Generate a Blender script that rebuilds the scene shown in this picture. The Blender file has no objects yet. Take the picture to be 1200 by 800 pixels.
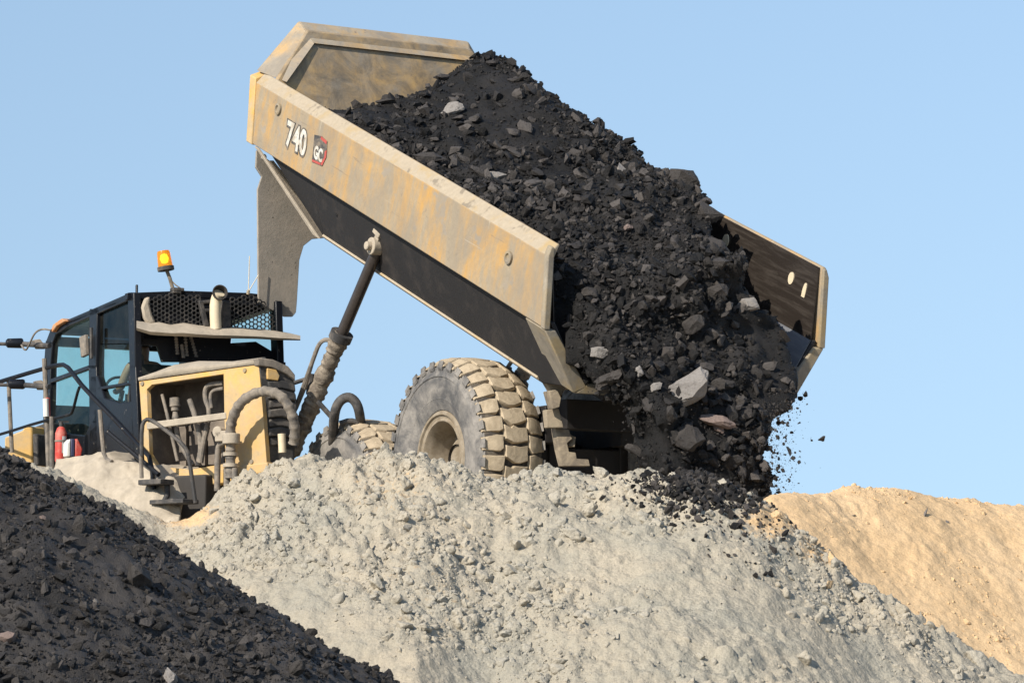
import bpy, bmesh, math, random
import numpy as np
from mathutils import Vector, Matrix, Euler
from mathutils.bvhtree import BVHTree
R_ = math.radians
random.seed(7)
rng = np.random.default_rng(11)
sc = bpy.context.scene
COL = sc.collection
# ------------------------------------------------------------------ camera
FPX = 3842.0                       # focal length in pixels of a 1200 px wide frame
PITCH = math.atan((818 - 400) / FPX)
EYE = Vector((0, 0, 1.7))
cam = bpy.data.cameras.new('camera')
cam.sensor_width = 36.0
cam.lens = FPX / 1200 * 36.0
cam.clip_start = 0.1
cam.clip_end = 6000
camo = bpy.data.objects.new('camera', cam)
COL.objects.link(camo)
camo.location = EYE
camo.rotation_euler = (math.pi / 2 + PITCH, 0, 0)
sc.camera = camo
# ------------------------------------------------------------------ sky and sun
SUN_TO = Vector((-0.60, -0.69, 0.62)).normalized()
world = bpy.data.worlds.new('World')
sc.world = world
world.use_nodes = True
wn = world.node_tree.nodes
sky = wn.new('ShaderNodeTexSky')
sky.sky_type = 'NISHITA'
sky.sun_disc = False
sky.sun_elevation = math.asin(SUN_TO.z)
sky.sun_rotation = math.atan2(SUN_TO.x, SUN_TO.y)
sky.air_density = 1.0
sky.dust_density = 0.4
sky.ozone_density = 0.9
sky.altitude = 300
wn['Background'].inputs['Strength'].default_value = 0.118
wl = world.node_tree.links
wtc = wn.new('ShaderNodeTexCoord')
wma = wn.new('ShaderNodeVectorMath'); wma.operation = 'MULTIPLY_ADD'
wma.inputs[1].default_value = (1, 1, 0.30); wma.inputs[2].default_value = (0, 0, 0.145)   # clear dry air: less brightening low in the sky
wnz = wn.new('ShaderNodeVectorMath'); wnz.operation = 'NORMALIZE'
wl.new(wtc.outputs['Generated'], wma.inputs[0]); wl.new(wma.outputs[0], wnz.inputs[0]); wl.new(wnz.outputs[0], sky.inputs['Vector'])
wl.new(sky.outputs[0], wn['Background'].inputs['Color'])
sun = bpy.data.lights.new('sun', 'SUN')
sun.energy = 5.0
sun.angle = R_(0.5)
sun.color = (1.0, 0.93, 0.82)
suno = bpy.data.objects.new('sun', sun)
COL.objects.link(suno)
suno.rotation_euler = SUN_TO.to_track_quat('Z', 'Y').to_euler()
sc.view_settings.view_transform = 'Standard'
sc.view_settings.look = 'None'
sc.view_settings.gamma = 1
sc.view_settings.use_curve_mapping = False
sc.view_settings.exposure = 0.30
# ------------------------------------------------------------------ pixel helpers (photo pixel -> real point at a known distance or on a known plane)
CF = Vector((0, math.cos(PITCH), math.sin(PITCH)))
CU = Vector((0, -math.sin(PITCH), math.cos(PITCH)))
CR = Vector((1, 0, 0))
def ray(px, py):
    return CF + CR * ((px - 600) / FPX) + CU * ((400 - py) / FPX)
def P(px, py, d):                  # point at world depth y = d
    r = ray(px, py)
    return EYE + r * (d / r.y)
def hit(px, py, pt, nrm):          # point on a plane
    r = ray(px, py)
    return EYE + r * ((pt - EYE).dot(nrm) / r.dot(nrm))
# ------------------------------------------------------------------ noise
_T = np.random.default_rng(3).random((64, 64, 64)).astype(np.float32)
def vnoise(p):
    p = np.asarray(p, dtype=np.float64)
    i = np.floor(p).astype(np.int64)
    f = p - i
    f = f * f * (3 - 2 * f)
    i &= 63
    j = (i + 1) & 63
    x, y, z = i.T
    X, Y, Z = j.T
    fx, fy, fz = f.T
    a = _T[x, y, z] * (1 - fx) + _T[X, y, z] * fx
    b = _T[x, Y, z] * (1 - fx) + _T[X, Y, z] * fx
    c = _T[x, y, Z] * (1 - fx) + _T[X, y, Z] * fx
    d = _T[x, Y, Z] * (1 - fx) + _T[X, Y, Z] * fx
    return ((a * (1 - fy) + b * fy) * (1 - fz) + (c * (1 - fy) + d * fy) * fz) * 2 - 1
def fbm(p, octv=4, gain=0.5):
    p = np.asarray(p, dtype=np.float64)
    s = np.zeros(len(p)); a = 1.0
    for k in range(octv):
        s += a * vnoise(p + 17.3 * k)
        p = p * 2.03
        a *= gain
    return s
HEAD = R_(30.8); TILT = R_(23.2)
HD = Vector((-math.sin(HEAD), math.cos(HEAD), 0))       # rear frame, forward
LF = Vector((-math.cos(HEAD), -math.sin(HEAD), 0))      # rear frame, left
ZZ = Vector((0, 0, 1))
U = HD * math.cos(TILT) + ZZ * math.sin(TILT)
W = ZZ * math.cos(TILT) - HD * math.sin(TILT)
# ------------------------------------------------------------------ materials
def mat(name):
    m = bpy.data.materials.new(name)
    m.use_nodes = True
    nt = m.node_tree
    return m, nt, nt.nodes['Principled BSDF']
def N(nt, t, **kw):
    n = nt.nodes.new(t)
    for k, v in kw.items():
        if k.startswith('i_'):
            key = k[2:]
            n.inputs[int(key) if key.isdigit() else key.replace('_', ' ')].default_value = v
        else:
            setattr(n, k, v)
    return n
def ramp(nt, src, stops):
    r = N(nt, 'ShaderNodeValToRGB')
    e = r.color_ramp.elements
    e[0].position, e[0].color = stops[0]
    e[1].position, e[1].color = stops[-1]
    for p, c in stops[1:-1]:
        x = e.new(p); x.color = c
    nt.links.new(src, r.inputs[0])
    return r.outputs[0]
def g(v):
    return (v, v, v, 1)
def mix(nt, fac, a, b):
    m = N(nt, 'ShaderNodeMix', data_type='RGBA')
    for k, s in ((0, fac), (6, a), (7, b)):
        if hasattr(s, 'is_linked'):
            nt.links.new(s, m.inputs[k])
        else:
            m.inputs[k].default_value = s
    return m.outputs[2]
def noise(nt, scale, detail=6, rough=0.6, vec=None, dist=0.0):
    n = N(nt, 'ShaderNodeTexNoise')
    n.inputs['Scale'].default_value = scale
    n.inputs['Detail'].default_value = detail
    n.inputs['Roughness'].default_value = rough
    n.inputs['Distortion'].default_value = dist
    if vec is None:
        vec = N(nt, 'ShaderNodeTexCoord').outputs['Object']
    nt.links.new(vec, n.inputs['Vector'])
    return n.outputs['Fac']
def bump(nt, b, h, strength=0.3, dist=0.02):
    n = N(nt, 'ShaderNodeBump')
    n.inputs['Strength'].default_value = strength
    n.inputs['Distance'].default_value = dist
    nt.links.new(h, n.inputs['Height'])
    nt.links.new(n.outputs[0], b.inputs['Normal'])
def c4(c):
    return (c[0], c[1], c[2], 1)
DUST = (0.40, 0.325, 0.235)
def dusty(name, base, dust=DUST, lo=0.42, hi=0.62, rough=0.6, scale=2.5, streak=None, metal=0.0, speck=None, bstr=0.25, grime=None, scrape=None):
    """painted or bare metal under an uneven coat of dust; streak = matrix axes for long run-down wash marks"""
    m, nt, b = mat(name)
    vec = None
    if streak:
        gp = N(nt, 'ShaderNodeNewGeometry').outputs['Position']
        cx = N(nt, 'ShaderNodeCombineXYZ')
        for k_, ax_ in enumerate(streak):
            dt = N(nt, 'ShaderNodeVectorMath', operation='DOT_PRODUCT')
            nt.links.new(gp, dt.inputs[0]); dt.inputs[1].default_value = ax_
            nt.links.new(dt.outputs['Value'], cx.inputs[k_])
        vec = cx.outputs[0]
    n1 = noise(nt, scale, 7, 0.68, vec, 0.4)
    fac = ramp(nt, n1, [(lo, g(0)), (hi, g(1))])
    n2 = noise(nt, 18, 5, 0.7)
    dcol = mix(nt, n2, c4([x * 0.72 for x in dust]), c4([min(1, x * 1.22) for x in dust]))
    col = mix(nt, fac, c4(base), dcol)
    if speck:
        f2 = ramp(nt, noise(nt, speck[0], 3, 0.6), [(speck[1], g(0)), (speck[1] + 0.06, g(1))])
        col = mix(nt, f2, col, c4(speck[2]))
    if grime:
        g1 = ramp(nt, noise(nt, grime[0], 7, 0.72, None, 0.8), [(.40, g(0)), (.66, g(grime[2]))])
        col = mix(nt, g1, col, c4(grime[1]))
        g2 = ramp(nt, noise(nt, grime[0] * 7, 6, 0.75, None, 1.2), [(.60, g(0)), (.74, g(grime[2]))])
        col = mix(nt, g2, col, c4([x * .75 for x in grime[1]]))
    if scrape:                     # thin scratches running along the body, down to dark or bright steel
        gp2 = N(nt, 'ShaderNodeNewGeometry').outputs['Position']
        for ax2, th, cc2 in scrape:
            cx2 = N(nt, 'ShaderNodeCombineXYZ')
            for k_, a_ in enumerate(ax2):
                dt = N(nt, 'ShaderNodeVectorMath', operation='DOT_PRODUCT')
                nt.links.new(gp2, dt.inputs[0]); dt.inputs[1].default_value = a_
                nt.links.new(dt.outputs['Value'], cx2.inputs[k_])
            col = mix(nt, ramp(nt, noise(nt, 1.0, 4, 0.6, cx2.outputs[0]), [(th, g(0)), (th + .05, g(.7))]), col, c4(cc2))
    nt.links.new(col, b.inputs['Base Color'])
    b.inputs['Metallic'].default_value = metal
    rr = ramp(nt, fac, [(0, g(rough)), (1, g(0.92))])
    nt.links.new(rr, b.inputs['Roughness'])
    bump(nt, b, n2, bstr, 0.012)
    return m
def plain(name, col, rough=0.6, metal=0.0, var=0.25, scale=12, bstr=0.15):
    m, nt, b = mat(name)
    n = noise(nt, scale, 5, 0.65)
    nt.links.new(mix(nt, n, c4([x * (1 - var) for x in col]), c4([min(1, x * (1 + var)) for x in col])), b.inputs['Base Color'])
    b.inputs['Roughness'].default_value = rough
    b.inputs['Metallic'].default_value = metal
    bump(nt, b, n, bstr, 0.01)
    return m
M = {}
YEL = (0.58, 0.31, 0.055)
M['rail'] = dusty('dusty_yellow_rail', (0.48, 0.27, 0.075), (0.325, 0.26, 0.175), 0.36, 0.58, 0.6, 1.5, streak=(U * 2.8, LF, W * 0.8), speck=(3.2, 0.60, (0.31, 0.255, 0.19)), grime=(1.1, (0.235, 0.195, 0.145), .8), scrape=(((U * 1.2 + W * .5, LF, W * 30), .66, (0.16, 0.13, 0.10)), ((U * 7, LF, W * 1.2), .68, (0.40, 0.34, 0.25)), ((U * .9 - W * .2, LF, W * 42), .69, (0.42, 0.36, 0.28))))
M['ledge'] = dusty('dusty_rail_top', (0.36, 0.255, 0.12), (0.365, 0.30, 0.215), 0.30, 0.50, 0.8, 3, speck=(4, 0.60, (0.22, 0.18, 0.13)))
M['lip'] = dusty('dusty_yellow_lip', (0.52, 0.31, 0.10), (0.35, 0.295, 0.22), 0.34, 0.56, 0.6, 2.2, speck=(7, 0.66, (0.16, 0.13, 0.11)), grime=(1.6, (0.20, 0.175, 0.145), .8))
M['wall'] = dusty('stained_front_wall', (0.42, 0.27, 0.11), (0.27, 0.225, 0.17), 0.36, 0.62, 0.7, 2.6, grime=(2.4, (0.11, 0.092, 0.07), .9))
M['under'] = dusty('dark_body_steel', (0.012, 0.010, 0.0095), (0.045, 0.035, 0.028), 0.5, 0.8, 0.7, 3)
M['inner'] = dusty('worn_bed_steel', (0.026, 0.020, 0.016), (0.050, 0.038, 0.028), 0.45, 0.78, 0.42, 3, metal=0.2, streak=(U * .6, LF, W * 6))
M['polish'] = dusty('polished_bed_floor', (0.15, 0.155, 0.17), (0.24, 0.235, 0.23), 0.5, 0.8, 0.38, 5, metal=0.3, streak=(U * .5, LF * 7, W * 7))
M['flange'] = dusty('dusty_tail_flange', (0.30, 0.22, 0.11), (0.31, 0.265, 0.20), 0.34, 0.56, 0.7, 3, grime=(3, (0.16, 0.135, 0.105), .8))
M['guard'] = dusty('grey_rock_guard', (0.26, 0.23, 0.19), (0.34, 0.29, 0.235), 0.4, 0.66, 0.8, 3.5, speck=(26, 0.66, (0.13, 0.11, 0.09)), bstr=0.4)
M['panel'] = dusty('yellow_panel', (0.62, 0.36, 0.085), (0.48, 0.36, 0.21), 0.38, 0.66, 0.5, 3, grime=(2.0, (0.33, 0.265, 0.18), .5))
M['dust'] = dusty('caked_dust', (0.33, 0.28, 0.215), (0.42, 0.355, 0.27), 0.4, 0.6, 0.9, 5, bstr=0.6)
M['mud'] = dusty('dried_mud', (0.13, 0.105, 0.08), (0.29, 0.24, 0.18), 0.40, 0.60, 0.9, 12, bstr=0.8)
M['frame'] = dusty('dusty_frame', (0.10, 0.08, 0.06), (0.28, 0.225, 0.155), 0.38, 0.60, 0.8, 5, bstr=0.4)
M['black'] = dusty('black_cab_paint', (0.008, 0.009, 0.012), (0.12, 0.105, 0.085), 0.62, 0.92, 0.36, 3.5, speck=(17, 0.68, (0.24, 0.21, 0.17)))
M['black'].node_tree.nodes['Principled BSDF'].inputs['Specular IOR Level'].default_value = 0.25
M['rubber'] = dusty('dusty_rubber', (0.035, 0.033, 0.032), (0.17, 0.145, 0.12), 0.45, 0.75, 0.7, 6)
M['hose'] = dusty('dusty_hose', (0.10, 0.09, 0.08), (0.27, 0.225, 0.175), 0.36, 0.62, 0.8, 8)
M['void'] = plain('dark_interior', (0.035, 0.030, 0.026), 0.8)
M['inside'] = dusty('dusty_compartment', (0.11, 0.09, 0.074), (0.25, 0.205, 0.16), 0.40, 0.70, 0.8, 3)
M['sidewall'] = dusty('tyre_sidewall', (0.085, 0.082, 0.080), (0.26, 0.235, 0.205), 0.38, 0.62, 0.9, 4, bstr=0.6)
M['groove'] = dusty('tyre_groove', (0.05, 0.043, 0.036), (0.17, 0.135, 0.095), 0.45, 0.7, 0.9, 9)
M['tread'] = dusty('dusty_tread', (0.30, 0.235, 0.155), (0.45, 0.36, 0.245), 0.34, 0.58, 0.9, 9, bstr=0.7)
M['rim'] = dusty('dusty_rim', (0.20, 0.155, 0.10), (0.31, 0.255, 0.185), 0.4, 0.6, 0.75, 6)
M['rod'] = plain('oily_rod', (0.075, 0.062, 0.055), 0.35, 0.5)
M['cream'] = plain('cream_pipe', (0.62, 0.52, 0.36), 0.6, 0.0, 0.2)
M['white'] = plain('white_paint', (0.66, 0.64, 0.58), 0.6, 0, 0.14, 9)
M['letter'] = dusty('decal_white', (0.58, 0.55, 0.48), (0.36, 0.30, 0.22), 0.46, 0.66, 0.6, 9)
M['decal_black'] = dusty('decal_black', (0.055, 0.05, 0.045), (0.30, 0.24, 0.175), 0.44, 0.72, 0.6, 8)
M['decal_red'] = plain('decal_red', (0.40, 0.07, 0.05), 0.6, 0, 0.3, 14)
M['red'] = dusty('red_paint', (0.50, 0.05, 0.035), (0.52, 0.30, 0.22), 0.45, 0.8, 0.5, 7)
M['navy'] = plain('navy', (0.03, 0.035, 0.08), 0.6)
M['shirt'] = plain('red_shirt', (0.45, 0.03, 0.03), 0.8)
M['vest'] = plain('yellow_band', (0.62, 0.50, 0.06), 0.7)
M['skin'] = plain('skin', (0.30, 0.17, 0.11), 0.6, 0, 0.08)
M['hair'] = plain('dark_hair', (0.015, 0.012, 0.01), 0.6)
M['trouser'] = plain('dark_trousers', (0.03, 0.032, 0.045), 0.8)
M['orange'] = dusty('amber_marker', (0.55, 0.20, 0.05), (0.42, 0.30, 0.19), 0.42, 0.66, 0.6, 8)
M['mesh'] = dusty('mesh_steel', (0.03, 0.028, 0.026), (0.14, 0.12, 0.10), 0.5, 0.8, 0.6, 8)
def glass(name, tint, refl=0.10, dirt=0.10):
    m, nt, b = mat(name)
    tr = N(nt, 'ShaderNodeBsdfTransparent'); tr.inputs[0].default_value = c4(tint)
    gl = N(nt, 'ShaderNodeBsdfGlossy'); gl.inputs['Roughness'].default_value = 0.03
    gl.inputs[0].default_value = (0.8, 0.95, 1, 1)
    mx = N(nt, 'ShaderNodeMixShader'); mx.inputs[0].default_value = refl
    nt.links.new(tr.outputs[0], mx.inputs[1]); nt.links.new(gl.outputs[0], mx.inputs[2])
    df = N(nt, 'ShaderNodeBsdfDiffuse'); df.inputs[0].default_value = (0.2, 0.19, 0.16, 1)
    m2 = N(nt, 'ShaderNodeMixShader')
    nt.links.new(ramp(nt, noise(nt, 3, 5, 0.6), [(0.3, g(0.0)), (0.8, g(dirt))]), m2.inputs[0])
    nt.links.new(mx.outputs[0], m2.inputs[1]); nt.links.new(df.outputs[0], m2.inputs[2])
    nt.links.new(m2.outputs[0], nt.nodes['Material Output'].inputs[0])
    return m
M['glass'] = glass('teal_glass', (0.87, 0.965, 0.94), 0.04, 0.06)
M['glass_dark'] = glass('tinted_glass', (0.12, 0.19, 0.22), 0.06)
def amber():
    m, nt, b = mat('amber_lens')
    b.inputs['Base Color'].default_value = (0.75, 0.32, 0.03, 1)
    b.inputs['Roughness'].default_value = 0.25
    lw = N(nt, 'ShaderNodeTexCoord')
    b.inputs['Emission Color'].default_value = (1.0, 0.36, 0.02, 1)
    b.inputs['Emission Strength'].default_value = 0.12
    b.inputs['Transmission Weight'].default_value = 0.75
    b.inputs['IOR'].default_value = 1.2
    return m
M['amber'] = amber()
def bulb():
    m, nt, b = mat('lit_bulb')
    b.inputs['Emission Color'].default_value = (1.0, 0.55, 0.06, 1)
    b.inputs['Emission Strength'].default_value = 3.2
    return m
M['bulb'] = bulb()
def earth(name, ca, cb, cc, attr=None, ctan=None, bs=0.5):
    """loose earth: three shades at two scales, with an optional painted-in second soil (vertex attribute)"""
    m, nt, b = mat(name)
    geo = N(nt, 'ShaderNodeNewGeometry').outputs['Position']
    n1 = noise(nt, 0.9, 6, 0.6, geo, 0.5)
    n2 = noise(nt, 14, 6, 0.72, geo)
    n3 = noise(nt, 70, 4, 0.7, geo)
    col = mix(nt, ramp(nt, n1, [(0.38, g(0)), (0.62, g(1))]), c4(ca), c4(cb))
    col = mix(nt, ramp(nt, n2, [(0.50, g(0)), (0.78, g(0.8))]), col, c4(cc))
    if attr:
        at = N(nt, 'ShaderNodeAttribute', attribute_name=attr)
        wob = N(nt, 'ShaderNodeMath', operation='MULTIPLY_ADD')
        nt.links.new(n2, wob.inputs[0]); wob.inputs[1].default_value = 0.9
        nt.links.new(at.outputs['Fac'], wob.inputs[2])
        fac = ramp(nt, wob.outputs[0], [(0.78, g(0)), (1.05, g(1))])
        col = mix(nt, fac, col, c4(ctan))
    fine = ramp(nt, n3, [(0.3, g(0.80)), (0.7, g(1.12))])
    mu = N(nt, 'ShaderNodeMix', data_type='RGBA', blend_type='MULTIPLY'); mu.inputs[0].default_value = 1
    nt.links.new(col, mu.inputs[6]); nt.links.new(fine, mu.inputs[7])
    nt.links.new(mu.outputs[2], b.inputs['Base Color'])
    b.inputs['Roughness'].default_value = 0.95
    b.inputs['Specular IOR Level'].default_value = 0.15
    ad = N(nt, 'ShaderNodeMath', operation='MULTIPLY_ADD')
    nt.links.new(n3, ad.inputs[0]); ad.inputs[1].default_value = 0.35
    nt.links.new(n2, ad.inputs[2])
    vo = N(nt, 'ShaderNodeTexVoronoi'); vo.inputs['Scale'].default_value = 30
    nt.links.new(geo, vo.inputs['Vector'])
    a2 = N(nt, 'ShaderNodeMath', operation='MULTIPLY_ADD')
    nt.links.new(vo.outputs['Distance'], a2.inputs[0]); a2.inputs[1].default_value = -0.45
    nt.links.new(ad.outputs[0], a2.inputs[2])
    bump(nt, b, a2.outputs[0], bs, 0.045)
    return m
GA, GB, GC_ = (0.34, 0.312, 0.25), (0.41, 0.355, 0.27), (0.235, 0.212, 0.168)
TA, TB, TC = (0.60, 0.41, 0.225), (0.64, 0.45, 0.26), (0.48, 0.32, 0.175)
M['grey_earth'] = earth('grey_earth', GA, GB, GC_, 'tan', TA)
M['tan_earth'] = earth('tan_earth', TA, TB, TC, bs=0.32)
M['clod'] = earth('grey_clod', (0.37, 0.34, 0.28), (0.42, 0.37, 0.29), (0.26, 0.235, 0.185))
M['clod_tan'] = earth('tan_clod', TA, TB, TC)
def coalm(name, ca, cb, cc, spec=0.5, rough=0.5):
    m, nt, b = mat(name)
    geo = N(nt, 'ShaderNodeNewGeometry')
    at = N(nt, 'ShaderNodeAttribute', attribute_name='shade')
    n2 = noise(nt, 26, 6, 0.72, geo.outputs['Position'])
    n3 = noise(nt, 90, 3, 0.7, geo.outputs['Position'])
    col = mix(nt, at.outputs['Fac'], c4(ca), c4(cb))
    col = mix(nt, ramp(nt, n2, [(0.50, g(0)), (0.72, g(0.75))]), col, c4(cc))
    nt.links.new(col, b.inputs['Base Color'])
    nt.links.new(ramp(nt, n2, [(0.3, g(rough)), (0.7, g(min(1, rough + 0.35)))]), b.inputs['Roughness'])
    b.inputs['Specular IOR Level'].default_value = spec
    ad = N(nt, 'ShaderNodeMath', operation='ADD'); nt.links.new(n3, ad.inputs[0]); nt.links.new(n2, ad.inputs[1])
    bump(nt, b, ad.outputs[0], 0.7, 0.02)
    return m
M['coal'] = coalm('coal', (0.0055, 0.005, 0.0048), (0.090, 0.078, 0.070), (0.024, 0.020, 0.018), 0.3, 0.5)
M['coal_ground'] = coalm('coal_dust', (0.0095, 0.0082, 0.0075), (0.070, 0.061, 0.055), (0.030, 0.026, 0.023), 0.35, 0.5)
M['stone'] = coalm('grey_stone', (0.17, 0.15, 0.135), (0.28, 0.255, 0.23), (0.10, 0.085, 0.075), 0.3, 0.7)
M['rust_stone'] = coalm('rusty_stone', (0.16, 0.115, 0.095), (0.235, 0.175, 0.15), (0.09, 0.07, 0.06), 0.3, 0.8)
# ------------------------------------------------------------------ mesh builder
class MB:
    def __init__(s):
        s.v, s.f, s.m = [], [], []
    def add(s, vs, fs, mi=0):
        o = len(s.v)
        s.v += [Vector(v) for v in vs]
        s.f += [tuple(i + o for i in f) for f in fs]
        s.m += [mi] * len(fs)
        return s
    def box(s, c, a, b, d, mi=0):   # half-axis vectors
        c = Vector(c); vs = []
        for i in (-1, 1):
            for j in (-1, 1):
                for k in (-1, 1):
                    vs.append(c + a * i + b * j + d * k)
        return s.add(vs, [(0, 1, 3, 2), (4, 6, 7, 5), (0, 4, 5, 1), (2, 3, 7, 6), (0, 2, 6, 4), (1, 5, 7, 3)], mi)
    def prism(s, poly, ext, mi=0):
        n = len(poly)
        vs = [Vector(p) for p in poly] + [Vector(p) + ext for p in poly]
        fs = [tuple(range(n))[::-1], tuple(range(n, 2 * n))] + [(i, (i + 1) % n, n + (i + 1) % n, n + i) for i in range(n)]
        return s.add(vs, fs, mi)
    def loft(s, rings, mi=0, caps=True):
        n = len(rings[0]); vs = [p for r in rings for p in r]; fs = []
        for k in range(len(rings) - 1):
            for i in range(n):
                j = (i + 1) % n
                fs.append((k * n + i, k * n + j, (k + 1) * n + j, (k + 1) * n + i))
        if caps:
            fs += [tuple(range(n))[::-1], tuple(range((len(rings) - 1) * n, len(rings) * n))]
        return s.add(vs, fs, mi)
    def tube(s, path, r, n=10, mi=0, smooth=0, rad=None):
        path = [Vector(p) for p in path]
        rs = list(rad) if rad else [r] * len(path)
        for _ in range(smooth):     # Chaikin corner cutting
            q, qr = [path[0]], [rs[0]]
            for a, b, ra, rb in zip(path, path[1:], rs, rs[1:]):
                q += [a.lerp(b, .25), a.lerp(b, .75)]; qr += [ra * .75 + rb * .25, ra * .25 + rb * .75]
            path, rs = q + [path[-1]], qr + [rs[-1]]
        up = None; rings = []
        for i, p in enumerate(path):
            t = (path[min(i + 1, len(path) - 1)] - path[max(i - 1, 0)]).normalized()
            if up is None:
                up = t.orthogonal().normalized()
            up = (up - t * up.dot(t)).normalized()
            w = t.cross(up)
            rings.append([p + (up * math.cos(a) + w * math.sin(a)) * rs[i] for a in [2 * math.pi * k / n for k in range(n)]])
        return s.loft(rings, mi)
    def lathe(s, prof, c, axis, n=32, mi=0, mats=None):   # prof: (along axis, radius)
        axis = axis.normalized(); e1 = axis.orthogonal().normalized(); e2 = axis.cross(e1)
        o = len(s.v); k = len(prof)
        for x, r in prof:
            for i in range(n):
                a = 2 * math.pi * i / n
                s.v.append(Vector(c) + axis * x + (e1 * math.cos(a) + e2 * math.sin(a)) * r)
        for j in range(k - 1):
            for i in range(n):
                i2 = (i + 1) % n
                s.f.append((o + j * n + i, o + j * n + i2, o + (j + 1) * n + i2, o + (j + 1) * n + i))
                s.m.append(mats[j] if mats else mi)
        return s
    def build(s, name, mats, parent=None, origin=None, bevel=0.0, smooth=35):
        if origin is None:
            origin = ORG.get(parent.name, Vector()) if parent else Vector()
        me = bpy.data.meshes.new(name)
        me.from_pydata([v - origin for v in s.v], [], s.f)
        if not isinstance(mats, (list, tuple)):
            mats = [mats]
        for m in mats:
            me.materials.append(m)
        me.polygons.foreach_set('material_index', s.m)
        bm = bmesh.new(); bm.from_mesh(me)
        bmesh.ops.recalc_face_normals(bm, faces=bm.faces)
        bm.to_mesh(me); bm.free()
        if smooth:
            me.polygons.foreach_set('use_smooth', [True] * len(me.polygons))
            me.set_sharp_from_angle(angle=R_(smooth))
        o = bpy.data.objects.new(name, me)
        COL.objects.link(o)
        if parent:
            o.parent = parent
            ORG[o.name] = origin
        else:
            o.location = origin
            ORG[o.name] = origin
        if bevel:
            b = o.modifiers.new('bevel', 'BEVEL'); b.width = bevel; b.segments = 2; b.limit_method = 'ANGLE'; b.angle_limit = R_(40)
        return o
ORG = {}
def empty(name, loc, parent=None):
    o = bpy.data.objects.new(name, None)
    COL.objects.link(o)
    o.empty_display_size = 0.2
    o.location = loc
    ORG[o.name] = Vector(loc)
    if parent:
        o.parent = parent
    return o
def tag(o, label=None, cat=None, group=None, kind=None):
    if label: o['label'] = label
    if cat: o['category'] = cat
    if group: o['group'] = group
    if kind: o['kind'] = kind
    return o
# ------------------------------------------------------------------ fast triangle meshes and scatter
def tri_object(name, V, F, m, shade=None, smooth=False, attrs=None, parent=None, loc=None):
    me = bpy.data.meshes.new(name)
    V = np.asarray(V, dtype=np.float32); F = np.asarray(F, dtype=np.int32)
    if loc is not None:
        V = V - np.array(loc, dtype=np.float32)
    k = F.shape[1]
    me.vertices.add(len(V)); me.vertices.foreach_set('co', V.ravel())
    me.loops.add(F.size); me.loops.foreach_set('vertex_index', F.ravel())
    me.polygons.add(len(F))
    me.polygons.foreach_set('loop_start', np.arange(0, F.size, k, dtype=np.int32))
    me.polygons.foreach_set('use_smooth', np.full(len(F), smooth))
    me.update(calc_edges=True)
    me.validate()
    me.materials.append(m)
    for nm, arr in (attrs or {}).items():
        at = me.attributes.new(nm, 'FLOAT', 'POINT'); at.data.foreach_set('value', np.asarray(arr, dtype=np.float32))
    if shade is not None:
        at = me.attributes.new('shade', 'FLOAT', 'POINT'); at.data.foreach_set('value', np.asarray(shade, dtype=np.float32))
    o = bpy.data.objects.new(name, me)
    if loc is not None: o.location = loc
    COL.objects.link(o)
    return o
def hull_proto(seed, flat=1.0, n=16):
    r = np.random.default_rng(seed)
    bm = bmesh.new()
    for p in r.normal(size=(n, 3)):
        p = p / np.linalg.norm(p) * (0.72 + 0.28 * r.random())
        bm.verts.new((p[0], p[1] * (0.65 + .3 * r.random()), p[2] * flat))
    bmesh.ops.convex_hull(bm, input=bm.verts)
    for v in [v for v in bm.verts if not v.link_faces]: bm.verts.remove(v)
    bmesh.ops.triangulate(bm, faces=bm.faces)
    bm.verts.index_update()
    V = np.array([v.co[:] for v in bm.verts]); F = np.array([[v.index for v in f.verts] for f in bm.faces])
    bm.free()
    return V, F
def clod_proto(seed, sub=2, amp=0.33, freq=1.5):
    bm = bmesh.new()
    bmesh.ops.create_icosphere(bm, subdivisions=sub, radius=1)
    bm.verts.index_update()
    V = np.array([v.co[:] for v in bm.verts]); F = np.array([[v.index for v in f.verts] for f in bm.faces])
    bm.free()
    r_ = np.random.default_rng(seed)
    V = V * np.array([1.0, r_.uniform(.7, .95), r_.uniform(.55, .9)])
    V = V * (1 + amp * fbm(V * freq + seed * 7.7, 4, 0.6))[:, None]
    q = r_.normal(size=(11, 3)); q /= np.linalg.norm(q, axis=1)[:, None]
    for a in q:                    # broken flats
        h = V @ a; lim = r_.uniform(.42, .72)
        V = V - np.where(h > lim, (h - lim) * 0.9, 0)[:, None] * a
    V = V * (1 + .09 * fbm(V * 5 + seed, 2))[:, None]
    return V, F
def rough_hull(seed, flat, n, cuts=1, amp=.06):
    """an angular lump with chipped faces"""
    V, F = hull_proto(seed, flat, n)
    bm = bmesh.new(); vs = [bm.verts.new(v) for v in V]
    for f in F: bm.faces.new([vs[i] for i in f])
    bmesh.ops.subdivide_edges(bm, edges=bm.edges, cuts=cuts, use_grid_fill=True)
    bmesh.ops.triangulate(bm, faces=bm.faces)
    bm.verts.index_update()
    V = np.array([v.co[:] for v in bm.verts]); F = np.array([[v.index for v in f.verts] for f in bm.faces]); bm.free()
    V = V * (1 + amp * fbm(V * 2.6 + seed * 3.1, 3, .7))[:, None]
    return V, F
COALP = [rough_hull(100 + i, 0.42 + 0.05 * (i % 8), 11 + i % 6, 1, .13) for i in range(16)]
CLODP = [clod_proto(i, 3, .30) for i in range(10)]
CLODS = [clod_proto(20 + i, 1, 0.4) for i in range(8)]
CLODB = [clod_proto(40 + i, 4, 0.36, 1.3) for i in range(8)]
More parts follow.
